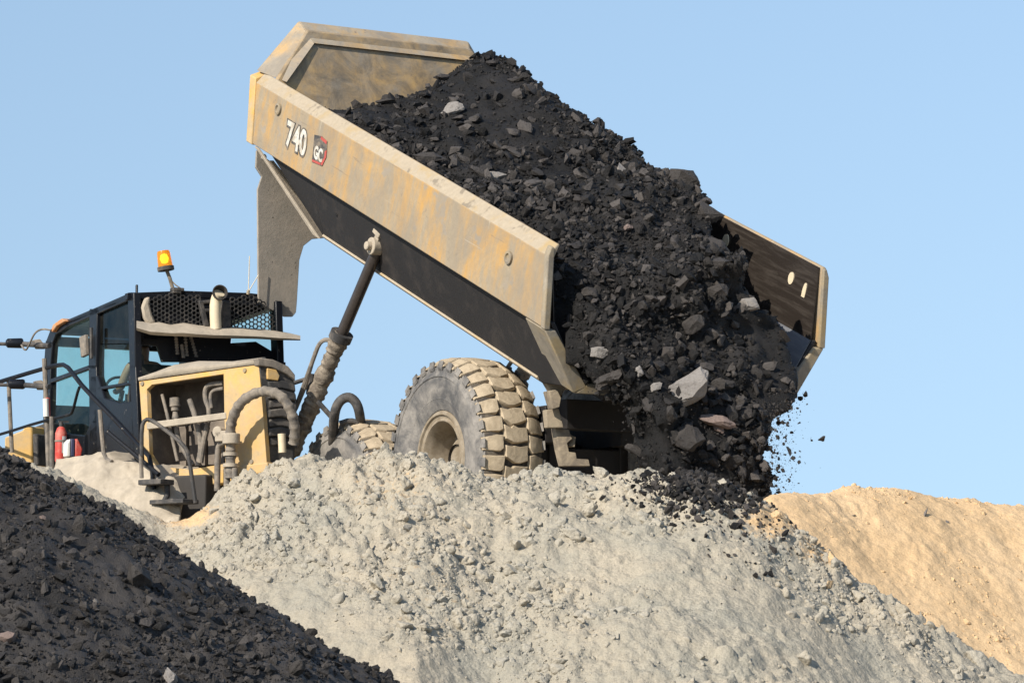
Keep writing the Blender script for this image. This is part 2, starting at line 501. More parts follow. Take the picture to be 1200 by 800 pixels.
def rand_rot(n, r=rng):
    q = r.normal(size=(n, 4)); q /= np.linalg.norm(q, axis=1)[:, None]
    w, x, y, z = q.T
    return np.stack([np.stack([1 - 2 * (y * y + z * z), 2 * (x * y - z * w), 2 * (x * z + y * w)], 1),
                     np.stack([2 * (x * y + z * w), 1 - 2 * (x * x + z * z), 2 * (y * z - x * w)], 1),
                     np.stack([2 * (x * z - y * w), 2 * (y * z + x * w), 1 - 2 * (x * x + y * y)], 1)], 1)
def scatter(protos, pos, size, shade=None):
    """many copies of a few prototypes as vertex and triangle arrays"""
    n = len(pos); kind = rng.integers(0, len(protos), n)
    Rm = rand_rot(n); sc3 = size[:, None] * (0.75 + 0.5 * rng.random((n, 3)))
    Vs, Fs, Sh, o = [], [], [], 0
    for k, (pv, pf) in enumerate(protos):
        ix = np.where(kind == k)[0]
        if not len(ix): continue
        v = (pv[None] * sc3[ix][:, None, :])
        v = np.einsum('nij,nvj->nvi', Rm[ix], v) + pos[ix][:, None, :]
        f = pf[None] + (np.arange(len(ix)) * len(pv))[:, None, None] + o
        Vs.append(v.reshape(-1, 3)); Fs.append(f.reshape(-1, 3)); o += v.shape[0] * v.shape[1]
        s_ = rng.random(len(ix)) ** 2 if shade is None else shade[ix]
        Sh.append(np.repeat(s_, len(pv)))
    return np.concatenate(Vs), np.concatenate(Fs), np.concatenate(Sh)
def surf_nets(S, org, h):
    """naive surface nets: S < 0 is inside; returns verts, quads"""
    nx, ny, nz = S.shape
    ins = S < 0
    cnt = np.zeros((nx - 1, ny - 1, nz - 1)); acc = np.zeros((nx - 1, ny - 1, nz - 1, 3))
    for d in range(3):
        for a in (0, 1):
            for b in (0, 1):
                o = [0, 0, 0]; e = [(d + 1) % 3, (d + 2) % 3]; o[e[0]] = a; o[e[1]] = b
                p = list(o); p[d] = 1
                s0 = S[o[0]:nx - 1 + o[0], o[1]:ny - 1 + o[1], o[2]:nz - 1 + o[2]]
                s1 = S[p[0]:nx - 1 + p[0], p[1]:ny - 1 + p[1], p[2]:nz - 1 + p[2]]
                cr = (s0 < 0) != (s1 < 0)
                t = np.where(cr, s0 / np.where(cr, s0 - s1, 1), 0)
                cnt += cr
                for ax in range(3):
                    acc[..., ax] += np.where(cr, (t if ax == d else o[ax]), 0)
    act = cnt > 0
    idx = np.full(act.shape, -1, dtype=np.int64); idx[act] = np.arange(act.sum())
    cells = np.argwhere(act)
    V = (cells + acc[act] / cnt[act][:, None]) * h + np.array(org)
    Q = []
    for d in range(3):
        e, f = (d + 1) % 3, (d + 2) % 3
        sl0 = [slice(1, -1)] * 3; sl0[d] = slice(0, -1); sl1 = [slice(1, -1)] * 3; sl1[d] = slice(1, None)
        a, b = ins[tuple(sl0)], ins[tuple(sl1)]
        c = np.argwhere(a != b); fl = a[a != b]
        c = c + 1; c[:, d] -= 1
        def cell(de, df):
            q = c.copy(); q[:, e] += de; q[:, f] += df
            return idx[q[:, 0], q[:, 1], q[:, 2]]
        q = np.stack([cell(-1, -1), cell(0, -1), cell(0, 0), cell(-1, 0)], 1)
        q[~fl] = q[~fl][:, ::-1]
        Q.append(q)
    Q = np.concatenate(Q)
    return V, Q[(Q >= 0).all(1)]
def rand_on(V, F, n, keep=None):
    """random points on a quad or tri mesh"""
    T = np.concatenate([F[:, :3], F[:, [0, 2, 3]]]) if F.shape[1] == 4 else F
    a, b, c = V[T[:, 0]], V[T[:, 1]], V[T[:, 2]]
    nr = np.cross(b - a, c - a); ar = np.linalg.norm(nr, axis=1)
    p = ar / ar.sum() if keep is None else ar * keep((a + b + c) / 3, nr / np.maximum(ar, 1e-12)[:, None])
    p = p / p.sum()
    i = rng.choice(len(T), n, p=p)
    u, w = rng.random((2, n)); sw = u + w > 1; u[sw], w[sw] = 1 - u[sw], 1 - w[sw]
    return a[i] + (b - a)[i] * u[:, None] + (c - a)[i] * w[:, None], (nr / np.maximum(ar, 1e-12)[:, None])[i]
def to_px(pts):
    d = np.asarray(pts) - np.array(EYE)
    fy = d @ np.array(CF)
    return 600 + FPX * d[:, 0] / fy, 400 - FPX * (d @ np.array(CU)) / fy

# ================================================================== truck frames of reference
BO = Vector((1.87, 34.0, EYE.z + 4.50))                 # tail end, centre, rim height
BL = 7.32
def B(u, v, w):
    return BO + U * (u + 0.30 * w) + LF * v + W * w
# ================================================================== ground and mounds
CREST = [(-400, 520), (-100, 528), (0, 535), (60, 546), (110, 570), (160, 594), (200, 606), (222, 604), (245, 588), (290, 558), (330, 541), (390, 529), (450, 526), (500, 534),
         (540, 545), (580, 556), (640, 557), (700, 553), (760, 553), (830, 562), (880, 580), (930, 616), (1000, 672), (1100, 722), (1200, 768), (1400, 850), (1700, 960)]
YC = 31.0
CREST = [(a, b + (0 if a < 250 or 455 < a < 530 else 14 if 320 < a < 455 else 7)) for a, b in CREST]
cx_ = np.array([P(a, b, YC).x for a, b in CREST]); cz_ = np.array([P(a, b, YC).z for a, b in CREST])
TANC = [(600, 640), (760, 610), (860, 592), (900, 583), (950, 578), (1000, 574), (1050, 574), (1100, 579), (1140, 582), (1165, 590), (1200, 592), (1300, 610), (1500, 680), (1800, 800)]
TSL = 0.68
tx_, tz_, ty_ = [], [], []
for a, b in TANC:                  # the tan slope adjoins the grey one: its crest lies where the two faces meet along the grey edge
    zg = (818 - np.interp(a, [c[0] for c in CREST], [c[1] for c in CREST])) / FPX * YC
    yt = min(max((TSL * (YC + .27) - zg + .05 + .10 * max(0, min(1, (a - 1040) / 120))) / (TSL - (818 - b) / FPX), 31.0), 36.0)
    q_ = P(a, b, yt); tx_.append(q_.x); tz_.append(q_.z); ty_.append(yt)
def lumps(x, y, cell, seed, dens=.6):
    """irregular clods growing out of a surface: height 0..1"""
    q = np.stack([x, y, x * 0 + seed], 1)
    x = x / cell + .55 * fbm(q * (1.6 / cell), 2); y = y / cell + .55 * fbm(q * (1.6 / cell) + 31, 2)
    ix, iy = np.floor(x).astype(int), np.floor(y).astype(int)
    tab = np.random.default_rng(int(seed) + 60).random((128, 128, 4)); out = np.zeros(len(x))
    for a in (-1, 0, 1):
        for b in (-1, 0, 1):
            t = tab[(ix + a) % 128, (iy + b) % 128]
            r = .25 + .55 * t[:, 2] ** 1.5
            dd = np.hypot(x - ix - a - t[:, 0], y - iy - b - t[:, 1]) / r
            out = np.maximum(out, np.where(t[:, 3] < dens, r * np.sqrt(np.clip(1 - dd * dd, 0, 1)), 0))
    return out
RW = Vector((-0.843, 35.2, 0))      # outer face of the rear left wheel, in plan
def grey_z(x, y, detail=True):
    zc = np.interp(x, cx_, cz_)
    d = YC - y
    front = zc - 0.60 * (np.sqrt(np.maximum(d, 0) ** 2 + 0.16) - 0.40)
    s = (x - RW.x) * HD.x + (y - RW.y) * HD.y
    plat = np.where(s < 0, 3.27, np.where(s < 2, 3.27 - 0.265 * s, 2.74 - 0.10 * (s - 2)))
    back = np.maximum(zc - 0.45 * (np.sqrt(np.maximum(-d, 0) ** 2 + 0.09) - 0.30), np.minimum(plat, zc - 0.22))
    z = np.where(d > 0, front, back)
    far = np.clip((y - 43) / 6, 0, 1) + np.clip((np.abs(x + 1) - 11) / 5, 0, 1)
    z = z * (1 - np.clip(far, 0, 1))
    if detail:
        p = np.stack([x, y, z], 1)
        face = np.clip((d + 1.5) / 1.5, 0, 1)
        rough = 0.55 + 0.9 * np.clip(fbm(p * 0.55 + 3, 2) + 0.25, 0, 1)
        z = z + 0.10 * fbm(p * 0.9 + 5, 2) * face + (0.050 * fbm(p * 4.0, 4, .6) + 0.028 * fbm(p * 13.0 + 9, 3, .65) - 0.035 * np.clip(fbm(p * 7 + 50, 2) - .35, 0, 1)) * rough
        msk = np.clip(.45 + 1.2 * fbm(p * .9 + 40, 3), .05, 1.1)
        z = z + msk * (.095 * lumps(x, y, .19, 1, .5) + .07 * lumps(x, y, .095, 2, .6)) + .026 * lumps(x, y, .06, 3, .6)
    return np.maximum(z, -0.15)
def grid_mesh(xs, ys, fz):
    X, Y = np.meshgrid(xs, ys, indexing='ij')
    z = fz(X.ravel(), Y.ravel())
    V = np.stack([X.ravel(), Y.ravel(), z], 1)
    nx, ny = len(xs), len(ys)
    i = np.arange(nx * ny).reshape(nx, ny)
    F = np.stack([i[:-1, :-1].ravel(), i[1:, :-1].ravel(), i[1:, 1:].ravel(), i[:-1, 1:].ravel()], 1)
    return V, F
def uneven(a, lo, hi, b, fine, coarse):
    return np.concatenate([np.arange(a, lo, coarse), np.arange(lo, hi, fine), np.arange(hi, b + coarse, coarse)])
# flat quarry floor to the horizon
gs = np.concatenate([-np.geomspace(3000, 40, 24), np.linspace(-36, 36, 30), np.geomspace(40, 3000, 24)])
gV, gF = grid_mesh(gs, gs, lambda x, y: 0.12 * fbm(np.stack([x * .05, y * .05, x * 0], 1), 3) * (np.hypot(x, y) < 200) - 0.05)
ground = tag(tri_object('ground', gV, gF, M['grey_earth'], smooth=True, attrs={'tan': np.full(len(gV), 0.2)}), kind='structure')
# grey spoil mound the truck stands on
mx = uneven(-16, -5.6, 6.2, 16, 0.024, 0.35)
my = uneven(22, 26.9, 32.2, 48, 0.024, 0.30)
mV, mF = grid_mesh(mx, my, grey_z)
mpx, mpy = to_px(mV)
tan = np.zeros(len(mV))
for (ax, ay, rx, ry, k) in ((215, 600, 45, 22, .75), (905, 610, 50, 30, .62), (960, 640, 45, 30, .55), (460, 570, 110, 60, .34), (500, 690, 150, 100, .28), (300, 640, 90, 60, .2), (1010, 690, 40, 30, .35)):
    tan = np.maximum(tan, k * np.exp(-((mpx - ax) / rx) ** 2 - ((mpy - ay) / ry) ** 2))
mound = tag(tri_object('spoil_mound', mV, mF, M['grey_earth'], smooth=True, attrs={'tan': tan}), kind='structure')
bvh_m = BVHTree.FromPolygons([tuple(v) for v in mV], [tuple(f) for f in mF])
# tan sand mound behind, right
def tan_z(x, y, detail=True):
    zc = np.interp(x, tx_, tz_)
    d = np.interp(x, tx_, ty_) - y
    z = zc - np.where(d > 0, TSL, .45) * (np.sqrt(d * d + 0.09) - 0.3)
    z = z * np.clip((x - 1.4) / .8, 0, 1) * np.clip((24 - x) / 6, 0, 1)
    p = np.stack([x, y, z], 1)
    z = z + 0.035 * fbm(p * 0.8 + 31, 3) + 0.022 * fbm(p * 4 + 8, 3) + 0.03 * fbm(np.stack([(x + y * .55) * 2.2, (y - x * .5) * .5, x * 0], 1), 3) + 0.02 * np.abs(fbm(p * 12, 2)) + .035 * lumps(x, y, .13, 5, .35) * np.clip(.2 + fbm(p * .9, 2), 0, 1)
    return np.maximum(z, -0.2)
tV, tF = grid_mesh(uneven(1, 2.0, 6.4, 26, 0.024, 0.4), uneven(24, 27.5, 34.2, 48, 0.026, 0.4), tan_z)
sand = tag(tri_object('sand_hill', tV, tF, M['tan_earth'], smooth=True), kind='structure')
bvh_t = BVHTree.FromPolygons([tuple(v) for v in tV], [tuple(f) for f in tF])
# dark coal heap, lower left, nearer
HC = (-4.95, 25.0); HZ = EYE.z + 2.405
def heap_z(x, y):
    r = np.hypot(x - HC[0], (y - HC[1]) * 1.0)
    z = HZ - 0.611 * (np.sqrt(r * r + 0.12) - 0.2)
    p = np.stack([x, y, z], 1)
    z = z + 0.09 * fbm(p * 1.1 + 2, 2) + 0.05 * fbm(p * 4.5, 3) + 0.03 * np.abs(fbm(p * 13, 3))
    return np.maximum(z, -0.2)
hV, hF = grid_mesh(uneven(-13, -6.4, 0.6, 3.4, 0.022, 0.3), uneven(17, 20.6, 26.2, 33, 0.022, 0.3), heap_z)
hsh = np.clip(0.35 + 0.5 * fbm(hV * 1.6, 3), 0, 1)
heap = tag(tri_object('coal_heap', hV, hF, M['coal_ground'], shade=hsh, smooth=True), kind='stuff',
           label='dark heap of loose coal sloping across the lower left', cat='coal heap')
bvh_h = BVHTree.FromPolygons([tuple(v) for v in hV], [tuple(f) for f in hF])

# ================================================================== the dump truck
ROOT = empty('dump_truck', (RW.x + 0.9, RW.y + 1.5, 3.2))
tag(ROOT, 'dusty yellow articulated dump truck with its bed raised and tipping coal', 'dump truck')
hm = 1.75
# ---------------------------------------------------------------- bed
bed = MB()
def extr(poly, u0, u1, mi, mb):
    mb.loft([[B(u0, v, w) for v, w in poly], [B(u1, v, w) for v, w in poly]], mi)
H1, H2, FW = -0.73, -1.29, 1.32
H3, FW3 = -1.41, 1.42
RK = 1.45
for sg in (1, -1):
    # lower sloping walls and floor
    bed.loft([[B(u, v, w) for v, w in [(sg * 1.67, H1 + .06), (sg * f, h_), (sg * (f - .04), h_ + .06), (sg * 1.62, H1 + .06)]] for u, f, h_ in ((0, FW, H2), (.55, FW3, H3), (BL - RK, FW3, H3))], 0)
    bed.loft([[B(BL - RK, sg * v_, w_) for v_, w_ in ((1.67, H1 + .06), (FW3, H3), (FW3 - .04, H3 + .06), (1.62, H1 + .06))], [B(u_, sg * v_, w_) for u_, v_, w_ in ((BL - .12, 1.67, H1 + .06), (BL - RK + .02, FW3, H3 + .012), (BL - RK + .02, FW3 - .04, H3 + .06), (BL - .12, 1.62, H1 + .06))]], 0)
bed.loft([[B(u, v, w) for v, w in ((-f, h_), (f, h_), (f - .02, h_ + .05), (-f + .02, h_ + .05))] for u, f, h_ in ((0, FW - .003, H2 - .003), (.55, FW3 - .003, H3 - .003), (BL - RK, FW3 - .003, H3 - .003))], 0)
bed.loft([[B(BL - RK, v_, H3 - .002) for v_ in (-FW3 + .01, FW3 - .01)] + [B(BL - RK + .05, v_, H3 + .05) for v_ in (FW3 - .01, -FW3 + .01)], [B(BL - .11, v_, H1 + .05) for v_ in (-1.66, 1.66)] + [B(BL - .06, v_, H1 + .10) for v_ in (1.66, -1.66)]], 0)
for u in (1.2, 2.2, 3.6, 5.0):      # cross members under the floor
    bed.loft([[B(u + k, v, w) for v, w in ((-1.2, H3 - .09), (1.2, H3 - .09), (1.28, H3 - .006), (-1.28, H3 - .006))] for k in (-.08, .08)], 0)
for sg in (1, -1):
    extr([(sg * .42, H3 - .20), (sg * .56, H3 - .20), (sg * .56, H3 - .093), (sg * .42, H3 - .093)], 0.7, BL - RK - .2, 0, bed)
bedo = bed.build('dump_bed', [M['under']], ROOT, bevel=0.008)
# rusty strip along the lower edge and the lit flange on the raked front edge
for sg in (1, -1):
    ed = MB(); ed.loft([[B(u, sg * v_, w_) for v_, w_ in ((FW3 - .01, H3 - .004), (FW3 + .035, H3 + .03), (FW3 + .02, H3 + .05), (FW3 - .02, H3 + .01))] for u in (.6, BL - RK)], 0)
    ed.build('edge_strip', [M['ledge']], bedo)
    fe = MB(); a_, b_ = B(BL - .16, sg * 1.72, H1 - .01), B(BL - RK - .02, sg * 1.475, H3 + .0)
    fe.prism([a_, b_, b_ + U * .15, a_ + U * .10], LF * sg * .035); fe.build('front_flange', [M['dust']], bedo, bevel=.006)
# inner lining
lin = MB()
for sg in (1, -1):
    lin.loft([[B(u, v, w) for v, w in ((sg * 1.682, -.05 if sg > 0 else .075), (sg * 1.668, -.05 if sg > 0 else .075), (sg * 1.61, H1 + .06), (sg * 1.62, H1 + .06))] for u in (0.03, BL - .25)], 0)
    lin.loft([[B(u, v, w) for v, w in ((sg * 1.618, H1 + .056), (sg * 1.607, H1 + .056), (sg * 1.272, H2 + .075), (sg * 1.29, H2 + .063))] for u in (0.03, BL - RK - .05)], 1)
lin.loft([[B(u, v, w) for v, w in ((-1.27, H2 + .055), (1.27, H2 + .055), (1.27, H2 + .072), (-1.27, H2 + .072))] for u in (0.03, BL - RK - .05)], 1)
lin.build('bed_lining', [M['inner'], M['polish']], bedo)
for sg in (1, -1):
    rl = MB()
    extr([(sg * 1.75, H1), (sg * 1.75, -.02), (sg * 1.635, .105), (sg * 1.61, .095), (sg * 1.68, -.05), (sg * 1.68, H1)] if sg > 0 else [(-1.75, H1), (-1.75, .07), (-1.735, .09), (-1.70, .09), (-1.685, .07), (-1.685, H1)], 0, BL, 0, rl)
    rl.m[1] = 3
    # end caps of the rail
    extr([(sg * 1.765, H1 - .004), (sg * 1.765, -.005), (sg * 1.73, .08), (sg * 1.69, .07), (sg * 1.69, H1 - .004)], -.035, .05, 2, rl)
    extr([(sg * 1.765, H1 - .01), (sg * 1.765, .03), (sg * 1.60, .10), (sg * 1.60, H1 - .01)], BL - .005, BL + .16, 1, rl)
    ro = rl.build('side_rail', [M['rail'], M['panel'], M['flange'], M['ledge']], bedo, bevel=0.012)
# tail stiffener ring
def tailring():
    outer = [(1.755, H1 - .006), (1.36, H2 - .05), (-1.36, H2 - .05), (-1.755, H1 - .006)]
    inner = [(1.62, H1 - .006), (1.20, H2 + .02), (-1.20, H2 + .02), (-1.62, H1 - .006)]
    mb = MB()
    for i in range(3):
        q = [outer[i], outer[i + 1], inner[i + 1], inner[i]]
        if i == 1:
            q = [(1.355, H2 - .05), (-1.355, H2 - .05), (-1.2, H2 + .05), (1.2, H2 + .05)]
        mb.loft([[B(u, v, w) for v, w in q] for u in (-.03, .40 if i != 1 else .30)], 0)
    return mb
tr_ = tailring().build('tail_stiffener', [M['flange']], bedo, bevel=0.015)
# front wall and the overhanging lip
fw = MB()
LC = [(1.70, .10), (1.18, .72), (-1.18, .72), (-1.70, .10)]
sec = [(1.64, .09), (1.64, H1 + .11), (-1.64, H1 + .11), (-1.64, .09), (-1.14, .66), (1.14, .66)]
fw.prism([B(BL - .10 + (w - .66) * .45, v, w) for v, w in sec], U * 0.07)
fwo = fw.build('front_wall', [M['wall']], bedo, bevel=0.01)
lp = MB()
def lipring(u, k, dw):
    return [B(u, v * k, w + dw) for v, w in LC]
for i in range(3):
    a, b = LC[i], LC[i + 1]
    def sc_(p, q, dw): return (p[0] * q, p[1] + dw)
    # front face strip seen from behind: leans back over the bed
    ou = [B(BL + .06, *a), B(BL + .06, *b)]
    oi = [B(BL - .36, a[0] * .90 if i != 1 else a[0] * .955, a[1] - (.20 if i == 1 else (.14 if i == 0 else .20))), B(BL - .36, b[0] * .955 if i != 2 else b[0] * .90, b[1] - .20 if i != 2 else b[1] - .14)]
    if i == 0: oi = [B(BL - .44, 1.55, .10), B(BL - .20, 1.09, .54)]
    if i == 1: oi = [B(BL - .20, 1.09, .54), B(BL - .20, -1.09, .54)]
    if i == 2: oi = [B(BL - .20, -1.09, .54), B(BL - .44, -1.55, .10)]
    mid = (B(BL, 0, 0.2) - sum(ou + oi, Vector()) / 4).normalized()
    lp.prism([ou[0], ou[1], oi[1], oi[0]], U * 0.05)
lpo = lp.build('spill_guard', [M['lip']], bedo, bevel=0.012)
# cream discs coloured as sunlit holes in the far rail, and lifting eyes on the near rail
def disc(c, n, ax, ra, rb, th, mb, mi=0, k=20):
    bx = n.cross(ax).normalized()
    mb.prism([c + ax * ra * math.cos(a) + bx * rb * math.sin(a) for a in [2 * math.pi * i / k for i in range(k)]], n * th, mi)
fp = B(0, -1.655, -.2)
for (px, py, ra, rb) in ((851, 283, .085, .06), (928, 326, .068, .05), (943, 343, .11, .034)):
    mb = MB(); c = hit(px, py, fp, LF)
    disc(c + LF * .004, LF, W, ra, rb, .012, mb)
    mb.build('sunlit_hole_disc', [M['cream']], bedo)
np_ = B(0, 1.75, 0)
for (px, py) in ((597, 302), (327, 128)):
    mb = MB(); c = hit(px, py, np_, LF)
    mb.lathe([(0.003, .07), (.025, .07), (.03, .045), (.012, .035), (.010, 0.0)], c, LF, 20)
    mb.build('lifting_eye', [M['flange']], bedo)
# decal "740 GC"
def text_mesh(txt, size, offset=0.0, shear=0.0, space=1.0):
    cu = bpy.data.curves.new('t', 'FONT')
    cu.body = txt; cu.size = size; cu.offset = offset; cu.extrude = 0.0015; cu.align_x = 'LEFT'; cu.shear = shear; cu.space_character = space
    ob = bpy.data.objects.new('t', cu); COL.objects.link(ob)
    dg = bpy.context.evaluated_depsgraph_get()
    me = bpy.data.meshes.new_from_object(ob.evaluated_get(dg))
    vs = [v.co.copy() for v in me.vertices]; fs = [tuple(p.vertices) for p in me.polygons]
    bpy.data.objects.remove(ob); bpy.data.curves.remove(cu); bpy.data.meshes.remove(me)
    return vs, fs
TX = -U; TY = (W + U * 0.30).normalized(); TY = (TY - TX * TY.dot(TX) * 0.35).normalized()
def decal(txt, px, py, size, lift, name, m, offset=0.0, sx=1.0, space=1.0):
    o = hit(px, py, np_, LF) + LF * lift
    vs, fs = text_mesh(txt, size, offset, 0, space)
    mb = MB(); mb.add([o + TX * v.x * sx + TY * v.y + LF * v.z for v in vs], fs)
    return mb.build(name, [m], bedo, smooth=0)
decal('740', 334.5, 169.0, .40, .0035, 'model_number_outline', M['decal_black'], 0.034, 0.92, 1.02)
decal('740', 335, 168.5, .40, .0075, 'model_number', M['letter'], 0.012, 0.92, 1.02)
bp = MB()
q = [hit(x, y, np_, LF) + LF * .0035 for x, y in ((369, 158), (378, 160), (384, 166), (383, 184), (378, 195), (366, 190))]
bp.prism(q, LF * .003)
bp.build('badge_plate', [M['decal_black']], bedo)
rb = MB()
for quad in (((377, 159.6), (383.8, 165.6), (383.2, 169.5), (376.5, 163.2)), ((383.6, 176), (382.7, 185), (378, 194.5), (376.5, 192), (380.5, 184.5), (381.4, 177.5)), ((366.3, 189.5), (376, 193.6), (376, 191), (366.6, 186.8))):
    rb.prism([hit(x, y, np_, LF) + LF * .0068 for x, y in quad], LF * .002)
rb.build('badge_stripe', [M['decal_red']], bedo)
decal('GC', 368.0, 184.3, .20, .0078, 'badge_lettering', M['letter'], 0.008, 0.80, 0.98)
# rock guard hanging from the front of the bed
gpl = B(BL + .05, 1.4, -.9)
GN = HD
gpts = [(301, 176), (300, 196), (307, 207), (302, 222), (303, 355), (334, 371), (343, 371), (347, 366), (348, 356), (351, 305), (356, 288), (366, 280), (388, 278), (383, 270), (318, 190)]
gd = MB()
gd.prism([hit(x, y, gpl, GN) for x, y in gpts], GN * 0.035)
gdo = gd.build('rock_guard', [M['guard']], ROOT, bevel=0.006)
fl = MB()
fl.prism([hit(x, y, gpl, GN) - GN * .06 for x, y in ((318, 189), (389, 279), (384, 279), (314, 189))], GN * 0.058)
fl.build('guard_flange', [M['dust']], gdo)
for (x, y) in ((309, 184), (324, 366)):
    mb = MB(); disc(hit(x, y, gpl, GN) - GN * .012, GN, ZZ, .035, .035, .01, mb)
    mb.build('guard_bolt', [M['white']], gdo)
# ---------------------------------------------------------------- tipping cylinders
def cylinder_ram(top, bot, frac):
    d = (bot - top).normalized(); L = (bot - top).length
    root = empty('tipping_cylinder', bot, ROOT); root.location = bot - ORG[ROOT.name]
    ORG[root.name] = bot
    mb = MB()
    n = 70
    path = [top + d * (L * frac + (L * (1 - frac)) * i / n) + LF * .012 * math.sin(i * 2.3) for i in range(n + 1)]
    mb.tube(path, .105, 18, rad=[.098 + .016 * float(fbm(np.array([[i * .35, 2.2, 1]]), 3)[0]) for i in range(n + 1)])
    mb.build('cylinder_barrel', [M['mud']], root)
    mb = MB(); mb.tube([top + d * .05, top + d * (L * frac + .1)], .068, 16)
    mb.build('piston_rod', [M['rod']], root)
    mb = MB(); mb.lathe([(-.03, .07), (-.03, .135), (.06, .135), (.06, .07)], top + d * (L * frac), d, 20)
    mb.build('gland_ring', [M['rubber']], root)
    mb = MB(); mb.lathe([(-.11, 0), (-.11, .10), (.11, .10), (.11, 0)], top, LF, 18)
    mb.lathe([(-.17, 0), (-.17, .05), (.17, .05), (.17, 0)], top, LF, 12)
    mb.box(top - d * .10 + LF * .03, d * .07, LF * .05, d.cross(LF) * .05)
    mb.box(top - d * .16 + LF * .03 + d.cross(LF) * .02, d * .03, LF * .07, d.cross(LF) * .085)
    mb.build('rod_eye', [M['dust']], root, bevel=0.01)
    side = d.cross(CF).normalized()
    if side.x > 0: side = -side
    mb = MB()
    mb.tube([top + d * (L * frac + .10) + side * .08, top + d * (L * frac + .16) + side * .20, top + d * (L * frac + .42) + side * .19, top + d * (L * frac + 1.0) + side * .16, bot + side * .14 - d * .05], .026, 8, smooth=2)
    mb.tube([top + d * (L * frac + .32) + side * .20, top + d * (L * frac + .9) + side * .135, bot + side * .20 - d * .1], .022, 8, smooth=1)
    mb.build('oil_line', [M['hose']], root)
ctop = hit(444, 289, B(0, 1.52, 0), LF)
cbot = P(341, 532, 37.9)
cylinder_ram(ctop, cbot, 0.42)
cylinder_ram(ctop - LF * 3.04, cbot - LF * 2.2, 0.42)
# ---------------------------------------------------------------- wheels
RT = 1.0
def wheel_proto():
    root = empty('wheel', (0, 0, 0), ROOT)
    X = Vector((1, 0, 0))
    ty = MB()
    prof = [(-.27, .45), (-.33, .475), (-.37, .56), (-.395, .68), (-.40, .78), (-.39, .85), (-.365, .915), (-.30, .942), (-.15, .952), (0, .956)]
    prof = prof + [(-x, r) for x, r in prof[::-1][1:]]
    pm = [1] * 6 + [2] * 6 + [1] * 6
    ty.lathe(prof, Vector(), X, 72, 0, [{1: 0, 2: 1}[k] for k in pm])
    # raised rings on the sidewall
    for sg in (1, -1):
        ty.lathe([(sg * .368, .575), (sg * .377, .583), (sg * .377, .600), (sg * .372, .608)], Vector(), X, 64, 0)
        ty.lathe([(sg * .396, .79), (sg * .408, .80), (sg * .404, .82), (sg * .392, .835)], Vector(), X, 64, 0)
    K = 32; pit = 2 * math.pi / K
    r0 = np.random.default_rng(5)
    def crown(x): return RT - 0.02 * (x / .3) ** 2 - (max(0, abs(x) - .30) * 0.55)
    def block(poly, th0):
        n = len(poly); vs = []
        jit = [(r0.normal() * .006, r0.normal() * .035) for _ in poly]
        cxm = sum(p[0] for p in poly) / n; ctm = sum(p[1] for p in poly) / n
        for lev in (0, 1, 2):
            for (x, t), (jx, jt) in zip(poly, jit):
                k = (1.04, 1.0, .92)[lev]
                xx = cxm + (x - cxm) * k + jx; tt = ctm + (t - ctm) * k + jt
                r = ((.935 - max(0, abs(xx) - .3) * .35), crown(xx) - .014, crown(xx))[lev]
                a = th0 + tt * pit
                vs.append(Vector((xx, r * math.cos(a), r * math.sin(a))))
        fs = [tuple(range(2 * n, 3 * n))] + [(l * n + i, l * n + (i + 1) % n, (l + 1) * n + (i + 1) % n, (l + 1) * n + i) for l in (0, 1) for i in range(n)]
        # fan the top so it follows the crown
        vs.append(Vector((cxm, (crown(cxm) + .004) * math.cos(th0 + ctm * pit), (crown(cxm) + .004) * math.sin(th0 + ctm * pit)))); c = len(vs) - 1
        fs = fs[1:] + [(2 * n + i, 2 * n + (i + 1) % n, c) for i in range(n)]
        ty.add(vs, fs, 2)
    for k in range(K):
        th = k * pit
        block([(-.148, -.30), (-.03, -.50), (.04, -.50), (.148, -.26), (.148, .40), (.06, .30), (.035, .37), (-.03, .37), (-.148, .38)], th)
        for sg in (1, -1):
            off = .5
            p = [(.163, -.30), (.21, -.43), (.392, -.36), (.392, .36), (.24, .42), (.163, .40)]
            q = [(sg * x, t + off) for x, t in p]
            if sg < 0: q = q[::-1]
            block(q, th)
        # shoulder lugs running down the sidewall
        for sg in (1, -1):
            a = th + .5 * pit
            vs = []
            for (x, r) in ((.388, .955), (.405, .885), (.394, .86), (.36, .915)):
                for dt in (-.24, .24):
                    vs.append(Vector((sg * x, r * math.cos(a + dt * pit), r * math.sin(a + dt * pit))))
            ty.add(vs, [(0, 1, 3, 2), (2, 3, 5, 4), (0, 2, 4, 6), (1, 7, 5, 3), (0, 6, 7, 1), (4, 5, 7, 6)], 0)
    tyre = ty.build('tyre', [M['sidewall'], M['groove'], M['tread']], root, Vector(), smooth=30)
    rm = MB()
    rp = [(-.25, .40), (-.29, .46), (.24, .462), (.325, .468), (.345, .455), (.345, .43), (.32, .42), (.31, .395), (.325, .385), (.325, .368), (.30, .355), (.20, .335), (.06, .32), (-.02, .31), (-.03, .24), (.02, .22), (.08, .20), (.10, .17), (.10, .0)]
    rm.lathe(rp, Vector(), X, 48)
    for i in range(12):
        a = 2 * math.pi * i / 12
        rm.lathe([(-.035, .022), (.005, .022), (.005, 0)], Vector((0, .285 * math.cos(a), .285 * math.sin(a))), X, 8)
    rm.build('rim', [M['rim']], root, Vector(), smooth=30)
    return root
wp = wheel_proto()
def copy_tree(o, parent):
    c = o.copy(); COL.objects.link(c); c.parent = parent
    for ch in list(o.children): copy_tree(ch, c)
    return c
WZ = {0: EYE.z + 2.57, 1: EYE.z + 2.07, 2: EYE.z + 1.25}
wplan = []
